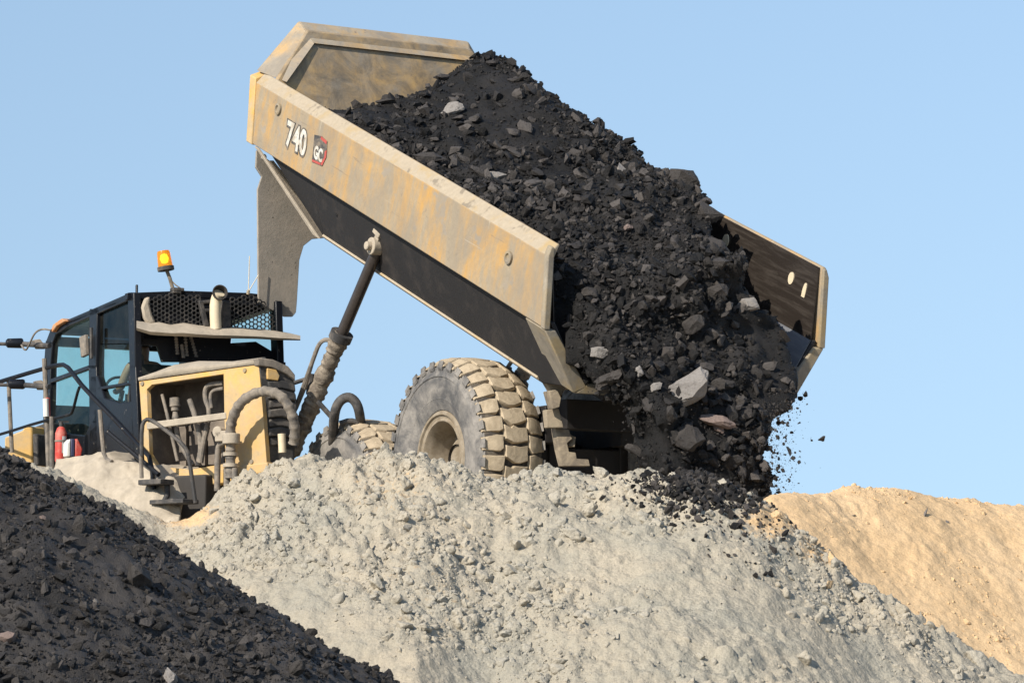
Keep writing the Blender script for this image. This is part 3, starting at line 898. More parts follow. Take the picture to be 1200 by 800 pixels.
for row, s in ((0, 0.0), (1, 2.34), (2, 6.4)):
    for side in (1, -1):
        c = Vector((RW.x, RW.y, 0)) + HD * s - LF * (.40 if side == 1 else 2.33) + ZZ * WZ[row]
        wplan.append((c, side, s))
first = True
for c, side, s in wplan:
    w = wp if first else copy_tree(wp, ROOT)
    first = False
    w.location = c - ORG[ROOT.name]
    w.scale = (.95, 1.1, 1.1)
    # wheel's +X is its outer face
    yaw = math.atan2(LF.y, LF.x) + (0 if side == 1 else math.pi)
    w.rotation_euler = Euler((R_(37 * s + 11), 0, yaw), 'XYZ')
# ---------------------------------------------------------------- rear frame, axles, hinge
def Q(s, l, z):                     # rear frame coordinates: forward of the rear axle, left of centre line, world height
    return Vector((RW.x, RW.y, 0)) + HD * s + LF * (l - 1.37) + ZZ * z
fr = MB()
for l in (.48, -.48):
    fr.loft([[Q(s, l + dl, z + dz) for dl, dz in ((-.09, -.2), (.09, -.2), (.09, .2), (-.09, .2))] for s, z in ((-1.0, EYE.z + 2.9), (.3, EYE.z + 2.9), (2.4, EYE.z + 2.45), (4.4, EYE.z + 2.2))], 0)
for s, zz in ((-1.1, 3.0), (1.0, 2.85), (3.6, 2.4)):
    fr.box(Q(s, 0, EYE.z + zz), HD * .09, LF * .42, ZZ * .16)
fro = fr.build('rear_frame', [M['under']], ROOT, bevel=.01)
for s, zz in ((0, 2.57), (2.34, 2.07)):
    ax = MB()
    ax.lathe([(-1.1, .16), (-.45, .18), (-.3, .30), (.3, .30), (.45, .18), (1.1, .16)], Q(s, 0, EYE.z + zz), LF, 20)
    ax.build('axle', [M['under']], ROOT)
# tail hinge bracket and tow plates behind the rear wheel
hn = MB()
def slab(pts, d, ext, mi=0):
    hn.prism([P(x, y, d) for x, y in pts], ext, mi)
slab([(632, 434), (663, 434), (663, 456), (656, 466), (648, 462), (641, 450)], 33.9, HD * .08)
slab([(663, 437), (692, 441), (690, 455), (664, 456)], 33.95, HD * .08)
slab([(643, 458), (653, 456), (658, 466), (656, 477), (649, 479)], 33.82, HD * .12)
slab([(640, 480), (655, 478), (661, 501), (642, 501)], 34.0, HD * .08)
slab([(651, 501), (667, 503), (671, 514), (665, 519), (667, 529), (675, 530), (676, 537), (690, 538), (692, 546), (660, 546), (655, 525)], 34.1, HD * .10)
slab([(668, 508), (675, 512), (674, 524), (667, 522)], 34.15, HD * .10)
hno = hn.build('tail_hinge', [M['frame']], ROOT, bevel=.008)
tb = MB()
tb.box(Q(-.75, -.1, EYE.z + 2.45), HD * .06, LF * 1.0, ZZ * .22)
tb.box(Q(-.75, .35, EYE.z + 2.75), HD * .08, LF * .07, ZZ * .35)
tb.box(Q(-.75, -.55, EYE.z + 2.75), HD * .08, LF * .07, ZZ * .35)
tb.build('tail_plate', [M['under']], ROOT, bevel=.012)

# ---------------------------------------------------------------- front unit
CA = R_(27)
CFW = Vector((-math.sin(CA), math.cos(CA), 0)); CRT = Vector((math.cos(CA), math.sin(CA), 0))
C0 = P(152, 430, 38.4)
def cl(px, py, off=0.0): return hit(px, py, C0 - CRT * off, CRT)          # cab left side plane (off = outwards)
def cr(px, py, off=0.0): return hit(px, py, C0 - CFW * off, CFW)          # cab rear plane (off = backwards)
CWID = (cr(327, 400) - C0).dot(CRT)
cab = MB()
def ribbon(pts, plane, wid, ext, mb, mi=0, closed=False):
    """a bar of given pixel width following pixel points on a plane"""
    pp = [Vector((x, y, 0)) for x, y in pts]
    n = len(pp)
    for i in range(n if closed else n - 1):
        a, b = pp[i], pp[(i + 1) % n]
        d = (b - a).normalized(); nn = Vector((-d.y, d.x, 0)) * wid / 2; e = d * wid * .35
        mb.prism([plane(*(q.x, q.y)) for q in (a + nn - e, b + nn + e, b - nn + e, a - nn - e)], ext, mi)
side_out = [(152, 347), (113, 364), (78, 379), (62, 389), (57, 402), (55, 430), (54, 480), (56, 545)]
for off, inw in ((0, CRT * .09), (-CWID + .09, CRT * .09)):
    pl = lambda x, y, o=off: cl(x, y, o)
    if off == 0:
        ribbon(side_out, pl, 8, inw, cab)
        ribbon([(109, 365), (108, 430), (110, 545)], pl, 9, inw + CRT * .02, cab)
        ribbon([(153, 345), (155, 430), (160, 545)], pl, 7, inw, cab)
        cab.prism([pl(x, y) for x, y in ((60, 497), (78, 508), (99, 510), (104, 500), (106, 440), (114, 440), (122, 466), (140, 472), (154, 470), (160, 552), (58, 552))], inw)
        ribbon([(60, 446), (104, 430)], pl, 5, CRT * .05, cab)
        ribbon([(116, 455), (152, 449)], pl, 4, CRT * .05, cab)
    else:
        o3 = lambda x, y: cl(x, y, 0) + CRT * (CWID - .09)
        ribbon(side_out, o3, 8, inw, cab)
        ribbon([(153, 345), (155, 430), (160, 545)], o3, 7, inw, cab)
        cab.prism([o3(x, y) for x, y in ((56, 480), (158, 465), (160, 552), (58, 552))], inw)
# roof shell
ro_t = [(153, 344), (113, 361), (78, 376), (62, 386)]
rf = MB()
for (a, b) in zip(ro_t, ro_t[1:]):
    p0, p1 = cl(*a), cl(*b)
    rf.prism([p0, p1, p1 + CRT * CWID, p0 + CRT * CWID], -ZZ * .07)
# front pillars and windscreen base, dashboard
pF = cl(55, 470)
cab.box(pF + CRT * CWID * .5 - ZZ * .35, CRT * CWID * .48, CFW * .08, ZZ * .30)
cab.box(pF + CRT * CWID * .60 + ZZ * .78 - CFW * .1, CRT * .015, CFW * .02, ZZ * .75)
cab.box(cl(62, 400) + CRT * CWID * .5, CRT * CWID * .47, CFW * .05, ZZ * .06)
# floor
pfl = cl(108, 545)
cab.box(pfl + CRT * CWID * .5, CRT * CWID * .46, CFW * 1.02, ZZ * .04)
cabo = cab.build('cab', [M['black']], ROOT, bevel=.012)
rf.build('cab_roof', [M['black']], cabo, bevel=.02)
# windows
def pane(pts, plane, m, th, name='window'):
    mb = MB(); mb.prism([plane(x, y) for x, y in pts], th)
    return mb.build(name, [m], cabo, smooth=0)
pane([(61, 400), (70, 388), (104, 373), (106, 505), (98, 511), (76, 508), (59, 497)], lambda x, y: cl(x, y, -.04), M['glass'], CRT * .008)
pane([(114, 365), (150, 349), (152, 402), (114, 403)], lambda x, y: cl(x, y, -.045), M['glass_dark'], CRT * .008)
pane([(114, 404), (152, 403), (155, 471), (140, 472), (122, 466), (114, 445)], lambda x, y: cl(x, y, -.04), M['glass'], CRT * .008)
ws = [cl(60, 402), cl(58, 480)]
mb = MB(); mb.prism([ws[0] + CRT * .1, ws[1] + CRT * .1, ws[1] + CRT * (CWID - .1), ws[0] + CRT * (CWID - .1)], CFW * .008)
mb.build('window', [M['glass']], cabo, smooth=0)
# latch and grab bar on the door post
mb = MB(); mb.prism([cl(x, y, .02) for x, y in ((97, 395), (104, 392), (105, 416), (99, 419))], -CRT * .05)
mb.build('door_latch', [M['hose']], cabo, bevel=.01)
mb = MB(); mb.tube([cl(107, 384, .05), cl(107, 420, .05)], .02, 8); mb.build('grab_handle', [M['rubber']], cabo)
mb = MB(); mb.prism([cl(x, y, .05) for x, y in ((59, 388), (62, 380), (72, 373), (76, 376), (66, 382), (61, 389))], CRT * .3)
mb.build('roof_marker', [M['orange']], cabo, bevel=.01)
# rear of the cab: posts, header, mesh screens
rr = MB()
ribbon([(152, 347), (215, 344.5), (290, 347), (318, 350)], lambda x, y: cr(x, y, 0), 8, CFW * .09, rr)
ribbon([(314, 348), (327, 378), (331, 424)], lambda x, y: cr(x, y, .02), 4.5, CFW * .05, rr)
rr.prism([cr(x, y, -.02) for x, y in ((155, 350), (168, 348), (168, 402), (155, 404))], CFW * .05)
rr.prism([cr(x, y, -.02) for x, y in ((232, 348), (268, 350), (273, 382), (268, 424), (205, 424), (190, 424), (184, 405), (160, 404), (160, 396), (235, 396))], CFW * .05)
rr.prism([cr(x, y, -.10) for x, y in ((168, 349), (268, 349), (272, 372), (250, 398), (168, 398))], CFW * .04)
rr.prism([cr(x, y, -.10) for x, y in ((268, 349), (313, 350), (317, 361), (272, 376))], CFW * .04)
rr.prism([cr(x, y, -.02) for x, y in ((268, 402), (300, 400), (320, 412), (322, 424), (268, 424))], CFW * .3)
rr.prism([cr(x, y, -.02) for x, y in ((152, 440), (335, 424), (335, 470), (152, 550))], CFW * .05)
rro = rr.build('cab_rear_frame', [M['black']], cabo, bevel=.008)
mb = MB(); mb.prism([cr(x, y, -.06) for x, y in ((272, 376), (317, 361), (325, 384), (326, 420), (272, 420))], CFW * .008)
mb.build('window', [M['glass']], cabo, smooth=0)
def inside(x, y, poly):
    c = False; n = len(poly)
    for i in range(n):
        (x1, y1), (x2, y2) = poly[i], poly[(i + 1) % n]
        if (y1 > y) != (y2 > y) and x < (x2 - x1) * (y - y1) / (y2 - y1) + x1: c = not c
    return c
def screen(poly, off, m):
    mb = MB(); a = 3.0; edges = set()
    for i in range(-5, 60):
        for j in range(-5, 60):
            cx = 160 + i * a * 1.5; cy = 338 + (j + (i % 2) * .5) * a * math.sqrt(3)
            if inside(cx, cy, poly):
                pts = [(cx + a * math.cos(k * math.pi / 3), cy + a * math.sin(k * math.pi / 3)) for k in range(6)]
                for k in range(6):
                    p, q = pts[k], pts[(k + 1) % 6]
                    key = tuple(sorted(((round(p[0], 1), round(p[1], 1)), (round(q[0], 1), round(q[1], 1)))))
                    edges.add(key)
    for p, q in edges:
        d = Vector((q[0] - p[0], q[1] - p[1], 0)).normalized(); nn = Vector((-d.y, d.x, 0)) * .62
        mb.prism([cr(p[0] + nn.x, p[1] + nn.y, off), cr(q[0] + nn.x, q[1] + nn.y, off), cr(q[0] - nn.x, q[1] - nn.y, off), cr(p[0] - nn.x, p[1] - nn.y, off)], CFW * .012)
    o = mb.build('mesh_screen', [m], cabo, smooth=0)
    return o
screen([(174, 350), (205, 345), (234, 347), (240, 381), (182, 380), (176, 365)], .10, M['mesh'])
screen([(268, 349), (302, 347), (313, 360), (328, 386), (272, 386)], .10, M['mesh'])
mb = MB(); mb.prism([cr(x, y, .13) for x, y in ((170, 349), (177, 347), (176, 356), (179, 368), (184, 379), (174, 381), (168, 372), (166, 360))], CFW * .06)
mb.build('screen_frame', [M['dust']], cabo, bevel=.03)
# dusty ledge under the screens
lg = MB()
def ledge_pt(x, y, o): return cr(x, y, o)
lg.loft([[cr(x, y + a, o + b) for a, b in ((-h, .05), (-h * .6, .30), (h * .5, .42), (h, .38), (h * .9, .0))] for x, y, h, o in
         ((160, 381, 6, 0), (168, 383, 6.5, .02), (176, 385, 7, .03), (186, 385, 8, .03), (200, 387, 6.5, .05), (215, 386, 8, .04), (232, 388, 7, .05), (250, 389, 7, .04), (270, 389.5, 7, .05), (300, 391, 6, .03), (325, 393, 5.5, .02), (340, 394.5, 4.2, 0), (352, 396, 2.8, 0))])
lg.build('ledge', [M['dust']], cabo, smooth=50)
# exhaust stack in front of the screens
ex = empty('exhaust_stack', cr(250, 385, .3) - ORG[ROOT.name], ROOT); ORG[ex.name] = cr(250, 385, .3)
mb = MB(); mb.tube([cr(253, 386, .3), cr(252, 360, .3), cr(253.5, 350, .3), cr(257, 343, .36)], .068, 14, smooth=1)
mb.build('pipe', [M['cream']], ex)
e0 = cr(257.5, 343, .38); dv = (Vector((.25, -1, .15))).normalized()
mb = MB(); mb.lathe([(-.10, .0), (-.10, .075), (.03, .092), (.03, .08), (-.06, .06), (-.06, 0)], e0, dv, 20)
mb.build('outlet', [M['void']], ex)
mb = MB(); mb.prism([cr(x, y, .24) for x, y in ((262, 352), (270, 354), (271, 384), (260, 386))], CFW * .1)
mb.prism([cr(x, y, .16) for x, y in ((233, 352), (238, 352), (246, 382), (240, 382))], CFW * .06)
mb.prism([cr(x, y, .16) for x, y in ((236, 352), (250, 351), (250, 355), (237, 356))], CFW * .06)
mb.prism([cr(x, y, .16) for x, y in ((237, 362), (250, 361), (250, 365), (238, 366))], CFW * .06)
mb.build('heat_shield', [M['rubber']], ex, bevel=.01)
# chain-like ribbed lines below the ledge
for (x0, y0, x1, y1) in ((206, 394, 208, 414), (217, 394, 219, 416), (224, 396, 230, 417), (213, 405, 215, 418)):
    mb = MB()
    for k in range(7):
        t = k / 6; c = cr(x0 + (x1 - x0) * t, y0 + (y1 - y0) * t, .10)
        mb.lathe([(-.012, .008), (-.012, .022), (.012, .022), (.012, .008)], c, ZZ, 10)
    mb.tube([cr(x0, y0 - 2, .10), cr(x1, y1 + 1, .10)], .012, 6)
    mb.build('ribbed_line', [M['hose']], cabo)
# dark recess behind the chain, seat back
st = MB()
sp = P(176, 426, 39.35) - ZZ * .50
st.box(sp + ZZ * .18 - CFW * .1, CRT * .26, CFW * .06, ZZ * .30); st.box(sp + ZZ * .50 - CFW * .1 - CRT * .17, CRT * .05, CFW * .05, ZZ * .10); st.box(sp - ZZ * .12 + CFW * .28, CRT * .26, CFW * .27, ZZ * .08)
st.build('seat', [M['rubber']], cabo, bevel=.04)
sw = MB(); swc = sp + CFW * .95 + ZZ * .25
sw.tube([swc + (CRT * math.cos(a) + (ZZ * .8 + CFW * .5).normalized() * math.sin(a)) * .21 for a in [2 * math.pi * i / 24 for i in range(25)]], .018, 8)
sw.tube([swc, swc - ZZ * .4 + CFW * .25], .03, 8)
sw.build('steering_wheel', [M['rubber']], cabo)
# yellow engine-side enclosure behind the cab
PA = R_(35)
PR = Vector((math.cos(PA), -math.sin(PA), 0)); PN = Vector((-math.sin(PA), -math.cos(PA), 0))
E0 = P(165, 510, 38.05)
def pe(px, py, off=0.0): return hit(px, py, E0 + PN * off, PN)
enc = MB()
outer = [(163, 447), (303, 427), (307, 470), (313, 548), (262, 556), (228, 563), (180, 577), (171, 566)]
opening = [(172, 456), (178, 450.5), (262, 438), (263, 490), (264, 543), (222, 550), (184, 546), (175, 532)]
def frame_with_hole(mb, out, hole, ext, mi=0):
    # stitch an outline to a hole with quads between evenly spaced points
    def res(poly, n):
        pts = [Vector((a, b, 0)) for a, b in poly]; L = [0]
        for p, q in zip(pts, pts[1:] + pts[:1]): L.append(L[-1] + (q - p).length)
        return pts, L
    c = Vector((sum(p[0] for p in hole) / len(hole), sum(p[1] for p in hole) / len(hole), 0))
    angs = sorted(set([round(math.atan2(y - c.y, x - c.x), 4) for x, y in out + hole]))
    def cast(poly, a):
        d = Vector((math.cos(a), math.sin(a), 0)); best = None
        for (x1, y1), (x2, y2) in zip(poly, poly[1:] + poly[:1]):
            ex, ey = x2 - x1, y2 - y1; den = d.x * ey - d.y * ex
            if abs(den) < 1e-9: continue
            t = ((x1 - c.x) * ey - (y1 - c.y) * ex) / den; s = ((x1 - c.x) * d.y - (y1 - c.y) * d.x) / den
            if t > 0 and -1e-6 <= s <= 1 + 1e-6 and (best is None or t < best): best = t
        return c + d * best
    O = [cast(out, a) for a in angs]; H = [cast(hole, a) for a in angs]; n = len(angs)
    vs = [pe(p.x, p.y) for p in O] + [pe(p.x, p.y) for p in H]
    vs += [v + ext for v in vs]
    fs = []
    for i in range(n):
        j = (i + 1) % n
        fs += [(i, j, n + j, n + i), (2 * n + i, 3 * n + i, 3 * n + j, 2 * n + j), (i, 2 * n + i, 2 * n + j, j), (n + i, n + j, 3 * n + j, 3 * n + i)]
    mb.add(vs, fs, mi)
frame_with_hole(enc, outer, opening, -PN * .07)
enco = enc.build('engine_enclosure', [M['panel']], ROOT, bevel=.008)
for (x, y) in ((167, 449.5), (287, 434), (295, 541)):
    mb = MB(); mb.lathe([(0, .028), (.014, .024), (.014, 0)], pe(x, y, .001), PN, 12); mb.build('bolt', [M['flange']], enco)
# compartment behind the opening
cp = MB()
o1 = [(169, 448), (266, 434), (268, 548), (180, 556)]
front = [pe(x, y, -.075) for x, y in o1]; backp = [pe(x, y, -.075) - PN * .55 for x, y in o1]
cp.add(front + backp, [(4, 5, 6, 7), (0, 4, 5, 1), (1, 5, 6, 2), (2, 6, 7, 3), (3, 7, 4, 0)])
for (x0, x1, y0, y1, dd) in ((176, 186, 456, 540, .45), (222, 240, 505, 545, .42), (205, 218, 500, 545, .5), (244, 262, 506, 544, .46), (186, 196, 500, 545, .4)):
    a = [pe(x, y, -dd) for x, y in ((x0, y0), (x1, y0 - 1), (x1, y1), (x0, y1))]
    cp.prism(a, -PN * .05)
cp.build('compartment', [M['inside']], enco, smooth=0)
mb = MB(); mb.prism([pe(x, y, .012) for x, y in ((171, 495), (264, 483), (265, 490.5), (172, 503))], -PN * .05)
mb.build('cross_bar', [M['dust']], enco, bevel=.008)
fc = MB(); ca_, cb_ = pe(205, 466, -.18), pe(206, 492, -.18)
fc.lathe([(0, 0), (0, .062), (.10, .066), (.115, .05), (.15, .05), (.16, .03), (.24, .045), (.25, .0)], ca_, (cb_ - ca_), 16)
fc.build('filter', [M['hose']], enco)
for pts, r in (([(190, 462), (197, 490), (200, 505), (208, 540)], .02), ([(206, 490), (208, 512), (214, 525), (226, 545)], .03), ([(222, 468), (229, 488), (234, 510), (236, 525), (232, 545)], .032),
               ([(262, 449), (246, 450), (240, 456), (241, 470), (246, 480), (243, 500), (238, 520), (234, 541)], .03), ([(262, 455), (250, 457), (246, 463), (248, 478)], .022), ([(243, 500), (239, 516), (235, 542)], .034)):
    mb = MB(); mb.tube([pe(x, y, -.15) for x, y in pts], r, 10, smooth=2); mb.build('coolant_hose', [M['hose']], enco)
# dust-caked top cover
tc = MB()
topo = [(162, 447), (303, 427), (318, 429), (345, 441), (346, 432), (330, 422), (305, 415), (252, 418), (215, 415), (196, 417), (178, 429)]
rng2 = [pe(x, y, .02) for x, y in topo]
low = [(161, 446), (210, 439.5), (260, 432.5), (304, 427)]
rows = []
for k, (hh, back) in enumerate(((0, 0.015), (7, .01), (14, -.18), (20, -.55), (21, -1.1))):
    row = []
    for (x, y) in ((162, 446), (176, 444), (195, 441), (225, 437), (265, 431.5), (303, 426.5)):
        sq = min(1, (x - 158) / 40)
        row.append(pe(x + (0 if k < 2 else 3), y - hh * (.45 + .55 * sq) * (1 if x < 240 else .70), 0) + Vector((0, -back, 0)))
    rows.append(row)
nr, nc = len(rows), len(rows[0])
tc.add([p for r in rows for p in r], [(i * nc + j, i * nc + j + 1, (i + 1) * nc + j + 1, (i + 1) * nc + j) for i in range(nr - 1) for j in range(nc - 1)])
tco = tc.build('top_cover', [M['dust']], enco)
so = tco.modifiers.new('solid', 'SOLIDIFY'); so.thickness = .03
# right-hand end of the enclosure, turning away: dark panel, bellows, corner cover
EN = Vector((math.cos(R_(28)), math.sin(R_(28)), 0)); en_n = Vector((EN.y, -EN.x, 0))
E1 = pe(304, 480)
def pr(px, py, off=0.0): return hit(px, py, E1 + en_n * off, en_n)
rp_ = MB()
rp_.prism([pr(x, y) for x, y in ((304, 428), (320, 431), (344, 442), (348, 480), (345, 545), (313, 549))], -en_n * .9)
rpo = rp_.build('end_panel', [M['rubber']], enco, bevel=.01)
mb = MB(); mb.prism([pr(x, y, .05) for x, y in ((302, 419), (320, 421), (338, 429), (346, 439), (346, 446), (336, 438), (318, 430), (303, 428))], -en_n * .9)
mb.build('corner_cover', [M['hose']], enco, bevel=.01)
mb = MB(); mb.prism([pr(x, y, .04) for x, y in ((313, 431), (324, 433), (328, 440), (326, 446), (314, 444))], -en_n * .06)
mb.build('corner_plate', [M['panel']], enco, bevel=.008)
bw = MB()
for k in range(7):
    y0 = 447 + k * 11
    bw.prism([pr(x, y, .03 + .03 * (k % 2)) for x, y in ((314 + (k > 0) * 2, y0), (330, y0 - 2), (346 + min(k, 2), y0 + 3), (347 + min(k, 2), y0 + 12), (330, y0 + 8), (316, y0 + 9))], -en_n * .1)
bw.build('bellows', [M['rubber']], enco, bevel=.015)
mb = MB(); a, b = pr(330, 508, .12), pr(331, 530, .12); mb.tube([a, b], .045, 12); mb.build('accumulator', [M['cream']], enco)
# big ribbed air hose looping over the enclosure
hs = MB()
hp = [(270, 560), (270, 540), (270.5, 515), (270, 500), (274, 485), (283, 470), (297, 461), (312, 457.5), (328, 462), (338, 474), (344, 490), (346, 506), (344, 520)]
hoff = [.20, .20, .22, .26, .30, .33, .33, .30, .25, .2, .14, .08, .04]
path = [pe(x, y, o) for (x, y), o in zip(hp, hoff)]
for _ in range(3):
    q = [path[0]]
    for a, b in zip(path, path[1:]): q += [a.lerp(b, .25), a.lerp(b, .75)]
    path = q + [path[-1]]
fine = []
for a, b in zip(path, path[1:]):
    n = max(1, int((b - a).length / .012))
    fine += [a.lerp(b, k / n) for k in range(n)]
hs.tube(fine, .07, 16, rad=[.057 + (.006 if (k // 2) % 3 == 0 else -.002) for k in range(len(fine))])
hso = hs.build('air_hose', [M['hose']], ROOT, smooth=60)
mb = MB()
for x, y0, y1, r in ((266, 548, 585, .038), (275, 548, 585, .038)):
    mb.tube([pe(x, y0, .2), pe(x, y1, .2)], r, 12)
mb.tube([pe(254.5, 575, .16), pe(255, 530, .16), pe(257, 521, .16), pe(263, 518, .18)], .036, 12, smooth=1)
mb.build('riser_pipe', [M['hose']], ROOT)
mb = MB()
mb.lathe([(-.06, .07), (-.06, .10), (.06, .10), (.06, .07)], pe(271, 514, .22), ZZ, 18)
mb.build('hose_clamp', [M['dust']], ROOT, bevel=.01)
mb = MB()
mb.box(pe(262, 511, .2), PR * .09, PN * .05, ZZ * .06); mb.lathe([(-.05, 0), (-.05, .065), (.05, .065), (.05, 0)], pe(257, 506, .2), PN, 14)
mb.build('hose_bracket', [M['dust']], ROOT, bevel=.01)
for y in (532, 545):
    mb = MB(); mb.lathe([(-.02, .068), (-.02, .085), (.02, .085), (.02, .068)], pe(270, y, .2), ZZ, 18); mb.build('hose_clamp', [M['dust']], ROOT)
mb = MB(); mb.tube([P(390, 530, 37.5), P(391, 486, 36.9), P(397, 470, 36.9), P(408, 464, 36.9), P(417, 470, 36.9), P(422, 484, 36.9), P(426, 530, 37.5)], .056, 14, smooth=2)
mb.tube([P(398, 496, 37), P(410, 492, 37), P(420, 495, 37)], .03, 8, smooth=1); mb.build('hydraulic_hose', [M['rubber']], ROOT)
mb = MB(); mb.tube([P(340, 450, 37.6), P(362, 443, 37.6), P(366, 441, 37.6)], .025, 8); mb.tube([P(365, 438, 37.6), P(363, 462, 37.6)], .045, 10); mb.build('bracket_arm', [M['rubber']], ROOT)
mb = MB(); mb.tube([P(372, 470, 37.4), P(390, 490, 37.4)], .03, 8); mb.build('bracket_arm', [M['rubber']], ROOT)
# lower edge bar, step and dark underside
mb = MB(); mb.prism([pe(x, y, .03) for x, y in ((214, 557), (262, 548), (313, 541), (314, 552), (262, 566), (218, 571), (206, 568))], -PN * .3)
mb.build('lower_beam', [M['panel']], ROOT, bevel=.015)
ch = MB()
ch.loft([[Q(s, l, z) for l, z in ((-.75, EYE.z + 1.55), (.75, EYE.z + 1.55), (.75, EYE.z + 2.2), (-.75, EYE.z + 2.2))] for s in (4.3, 7.6)])
ch.box(P(228, 585, 37.9), PR * .5, PN * .4, ZZ * .25)
ch.build('front_chassis', [M['void']], ROOT, bevel=.02)
stp = MB()
stp.box(P(183, 565, 37.3), PR * .17, PN * .12, ZZ * .03); stp.box(P(204, 588, 37.2), PR * .25, PN * .14, ZZ * .025)
stp.tube([P(196, 566, 37.3), P(196, 580, 37.3), P(192, 588, 37.3)], .035, 8)
stp.build('step', [M['rubber']], ROOT, bevel=.008)
# fender: thick dust coat over a curved mudguard
fd = MB()
fpts_top = [(66, 541), (100, 535), (122, 532), (134, 541), (160, 545), (180, 548), (200, 562), (216, 585)]
rows = []
for k, dz in enumerate((0, .06)):
    pass
ringa = [P(x, y, 38.35 - (x - 66) / 150 * .9) for x, y in fpts_top]
bot = [P(x, y, 37.9 - (x - 66) / 150 * .9) for x, y in ((40, 620), (80, 622), (105, 624), (125, 626), (150, 628), (170, 632), (190, 636), (206, 640))]
def along(pts, t):
    k = min(int(t * (len(pts) - 1)), len(pts) - 2); return pts[k].lerp(pts[k + 1], t * (len(pts) - 1) - k)
NX, NY = 64, 40
rows = []
for r in range(NY + 10):
    row = []
    for c in range(NX):
        a, b = along(ringa, c / (NX - 1)), along(bot, c / (NX - 1))
        if r < 10:                 # the top shelf running in under the cab
            p = a + (CRT * .75 + CFW * .25) * (1 - r / 9) + ZZ * .02
        else:
            t = (r - 9) / NY; p = a.lerp(b, t) + Vector((0, -.16 * math.sin(math.pi * min(1, t * 1.1)), 0))
        row.append(p)
    rows.append(row)
fp_ = np.array([p[:] for r in rows for p in r])
dn = .035 * fbm(fp_ * 3.2, 3) + .022 * fbm(fp_ * 11, 3) + .03 * np.clip(fbm(fp_ * 6 + 9, 2), 0, 1)
fp_[:, 1] -= dn * .8; fp_[:, 2] += dn * .6
nr_ = NY + 10
fd.add([Vector(p) for p in fp_], [(i * NX + j, i * NX + j + 1, (i + 1) * NX + j + 1, (i + 1) * NX + j) for i in range(nr_ - 1) for j in range(NX - 1)])
fdo = fd.build('fender', [M['dust']], ROOT, smooth=60)
so = fdo.modifiers.new('solid', 'SOLIDIFY'); so.thickness = .05
mb = MB(); mb.prism([P(x, y, 37.9) for x, y in ((138, 540), (168, 538), (170, 546), (140, 548))], CFW * .3); mb.build('running_board', [M['rubber']], ROOT, bevel=.01)
# front wing and hood corner, far left
fb = MB()
D1 = 40.2
fb.prism([P(x, y, D1) for x, y in ((5, 512), (26, 504), (28, 500), (37, 499), (38, 545), (5, 545))], CRT * .5 + CFW * .3)
fb.build('hood', [M['panel']], ROOT, bevel=.02)
mb = MB(); mb.prism([P(x, y, D1 - .1) for x, y in ((38, 508), (44, 508), (45, 545), (39, 545))], CRT * .3 + CFW * .2); mb.prism([P(x, y, D1 + .2) for x, y in ((40, 500), (56, 494), (58, 545), (46, 545))], CRT * .3 + CFW * .2)
mb.build('air_box', [M['rubber']], ROOT, bevel=.015)
# handrails
def rail(pts, r, m, name='handrail', n=8, sm=1):
    mb = MB(); mb.tube([P(x, y, d) for x, y, d in pts], r, n, smooth=sm)
    return mb.build(name, [m], ROOT)
rail([(-60, 466, 40.6), (0, 447, 40.0), (50, 432, 39.3), (66, 428, 39.1), (77, 427, 38.9), (88, 441, 38.6), (98, 454, 38.4), (140, 497, 38.0), (168, 527, 37.6), (177, 537, 37.4), (182, 592, 37.4)], .028, M['black'])
rail([(-60, 526, 40.6), (0, 509, 40.0), (47, 494, 39.3), (80, 486.5, 38.9), (85, 483, 38.8), (91, 459, 38.6), (93, 454, 38.5)], .019, M['black'])
rail([(10, 446, 39.9), (14, 530, 39.9)], .026, M['hose'])
rail([(-60, 466, 40.6), (-68, 470, 40.7), (-68, 522, 40.7), (-60, 526, 40.6)], .020, M['black'])
rail([(52, 420, 39.25), (54, 470, 39.25), (57, 548, 39.25)], .030, M['hose'])
rail([(60.5, 488, 38.95), (61, 548, 38.95)], .028, M['hose'])
rail([(117, 480, 38.0), (119.5, 510, 38.0), (122, 536, 38.0), (131, 541, 37.9)], .026, M['hose'])
rail([(126, 506, 37.9), (168, 541, 37.5), (186, 556, 37.3)], .027, M['black'])
rail([(166, 534, 37.3), (166, 500, 37.3), (170, 491, 37.3), (178, 492, 37.3), (200, 508, 37.1), (216, 522, 37.0), (221, 532, 37.0), (229, 589, 37.0)], .024, M['rubber'])
rail([(166, 560, 37.35), (165, 532, 37.35)], .024, M['hose'])
mb = MB(); mb.tube([P(53.6, 467, 39.2), P(54.3, 488, 39.2)], .036, 10); mb.build('reflective_band', [M['white']], ROOT)
mb = MB(); mb.tube([P(56, 466, 39.22), P(56.7, 488, 39.22)], .026, 10); mb.build('reflective_band', [M['red']], ROOT)
# mirror arms
for (y, x0, x1, d) in ((402, 7, 27, 39.9), (450, 10, 29, 39.7)):
    mr = MB()
    mr.loft([[P(x, y + h * math.cos(a), d) + Vector((0, h * .011 * math.sin(a), 0)) for a in [2 * math.pi * k / 12 for k in range(12)]] for x, h in ((x0, 3.5), (x0 + 2, 5.5), (x1 - 2, 6), (x1, 5))])
    mo = mr.build('mirror', [M['black']], ROOT, bevel=.004)
    mb = MB(); mb.tube([P(-60, y - 1, d), P(x0 + 1, y + 1, d)], .022, 8); mb.tube([P(x1 - 1, y + 1, d), P(58, y + 3, d - .5)], .032, 8)
    mb.build('mirror_arm', [M['rubber']], mo)
    mb = MB(); mb.prism([P(x, yy, d - .25) for x, yy in ((x1 + 13, y - 4), (x1 + 20, y - 5), (x1 + 29, y + 6), (x1 + 18, y + 6))], CFW * .12); mb.build('mirror_bracket', [M['hose']], mo, bevel=.008)
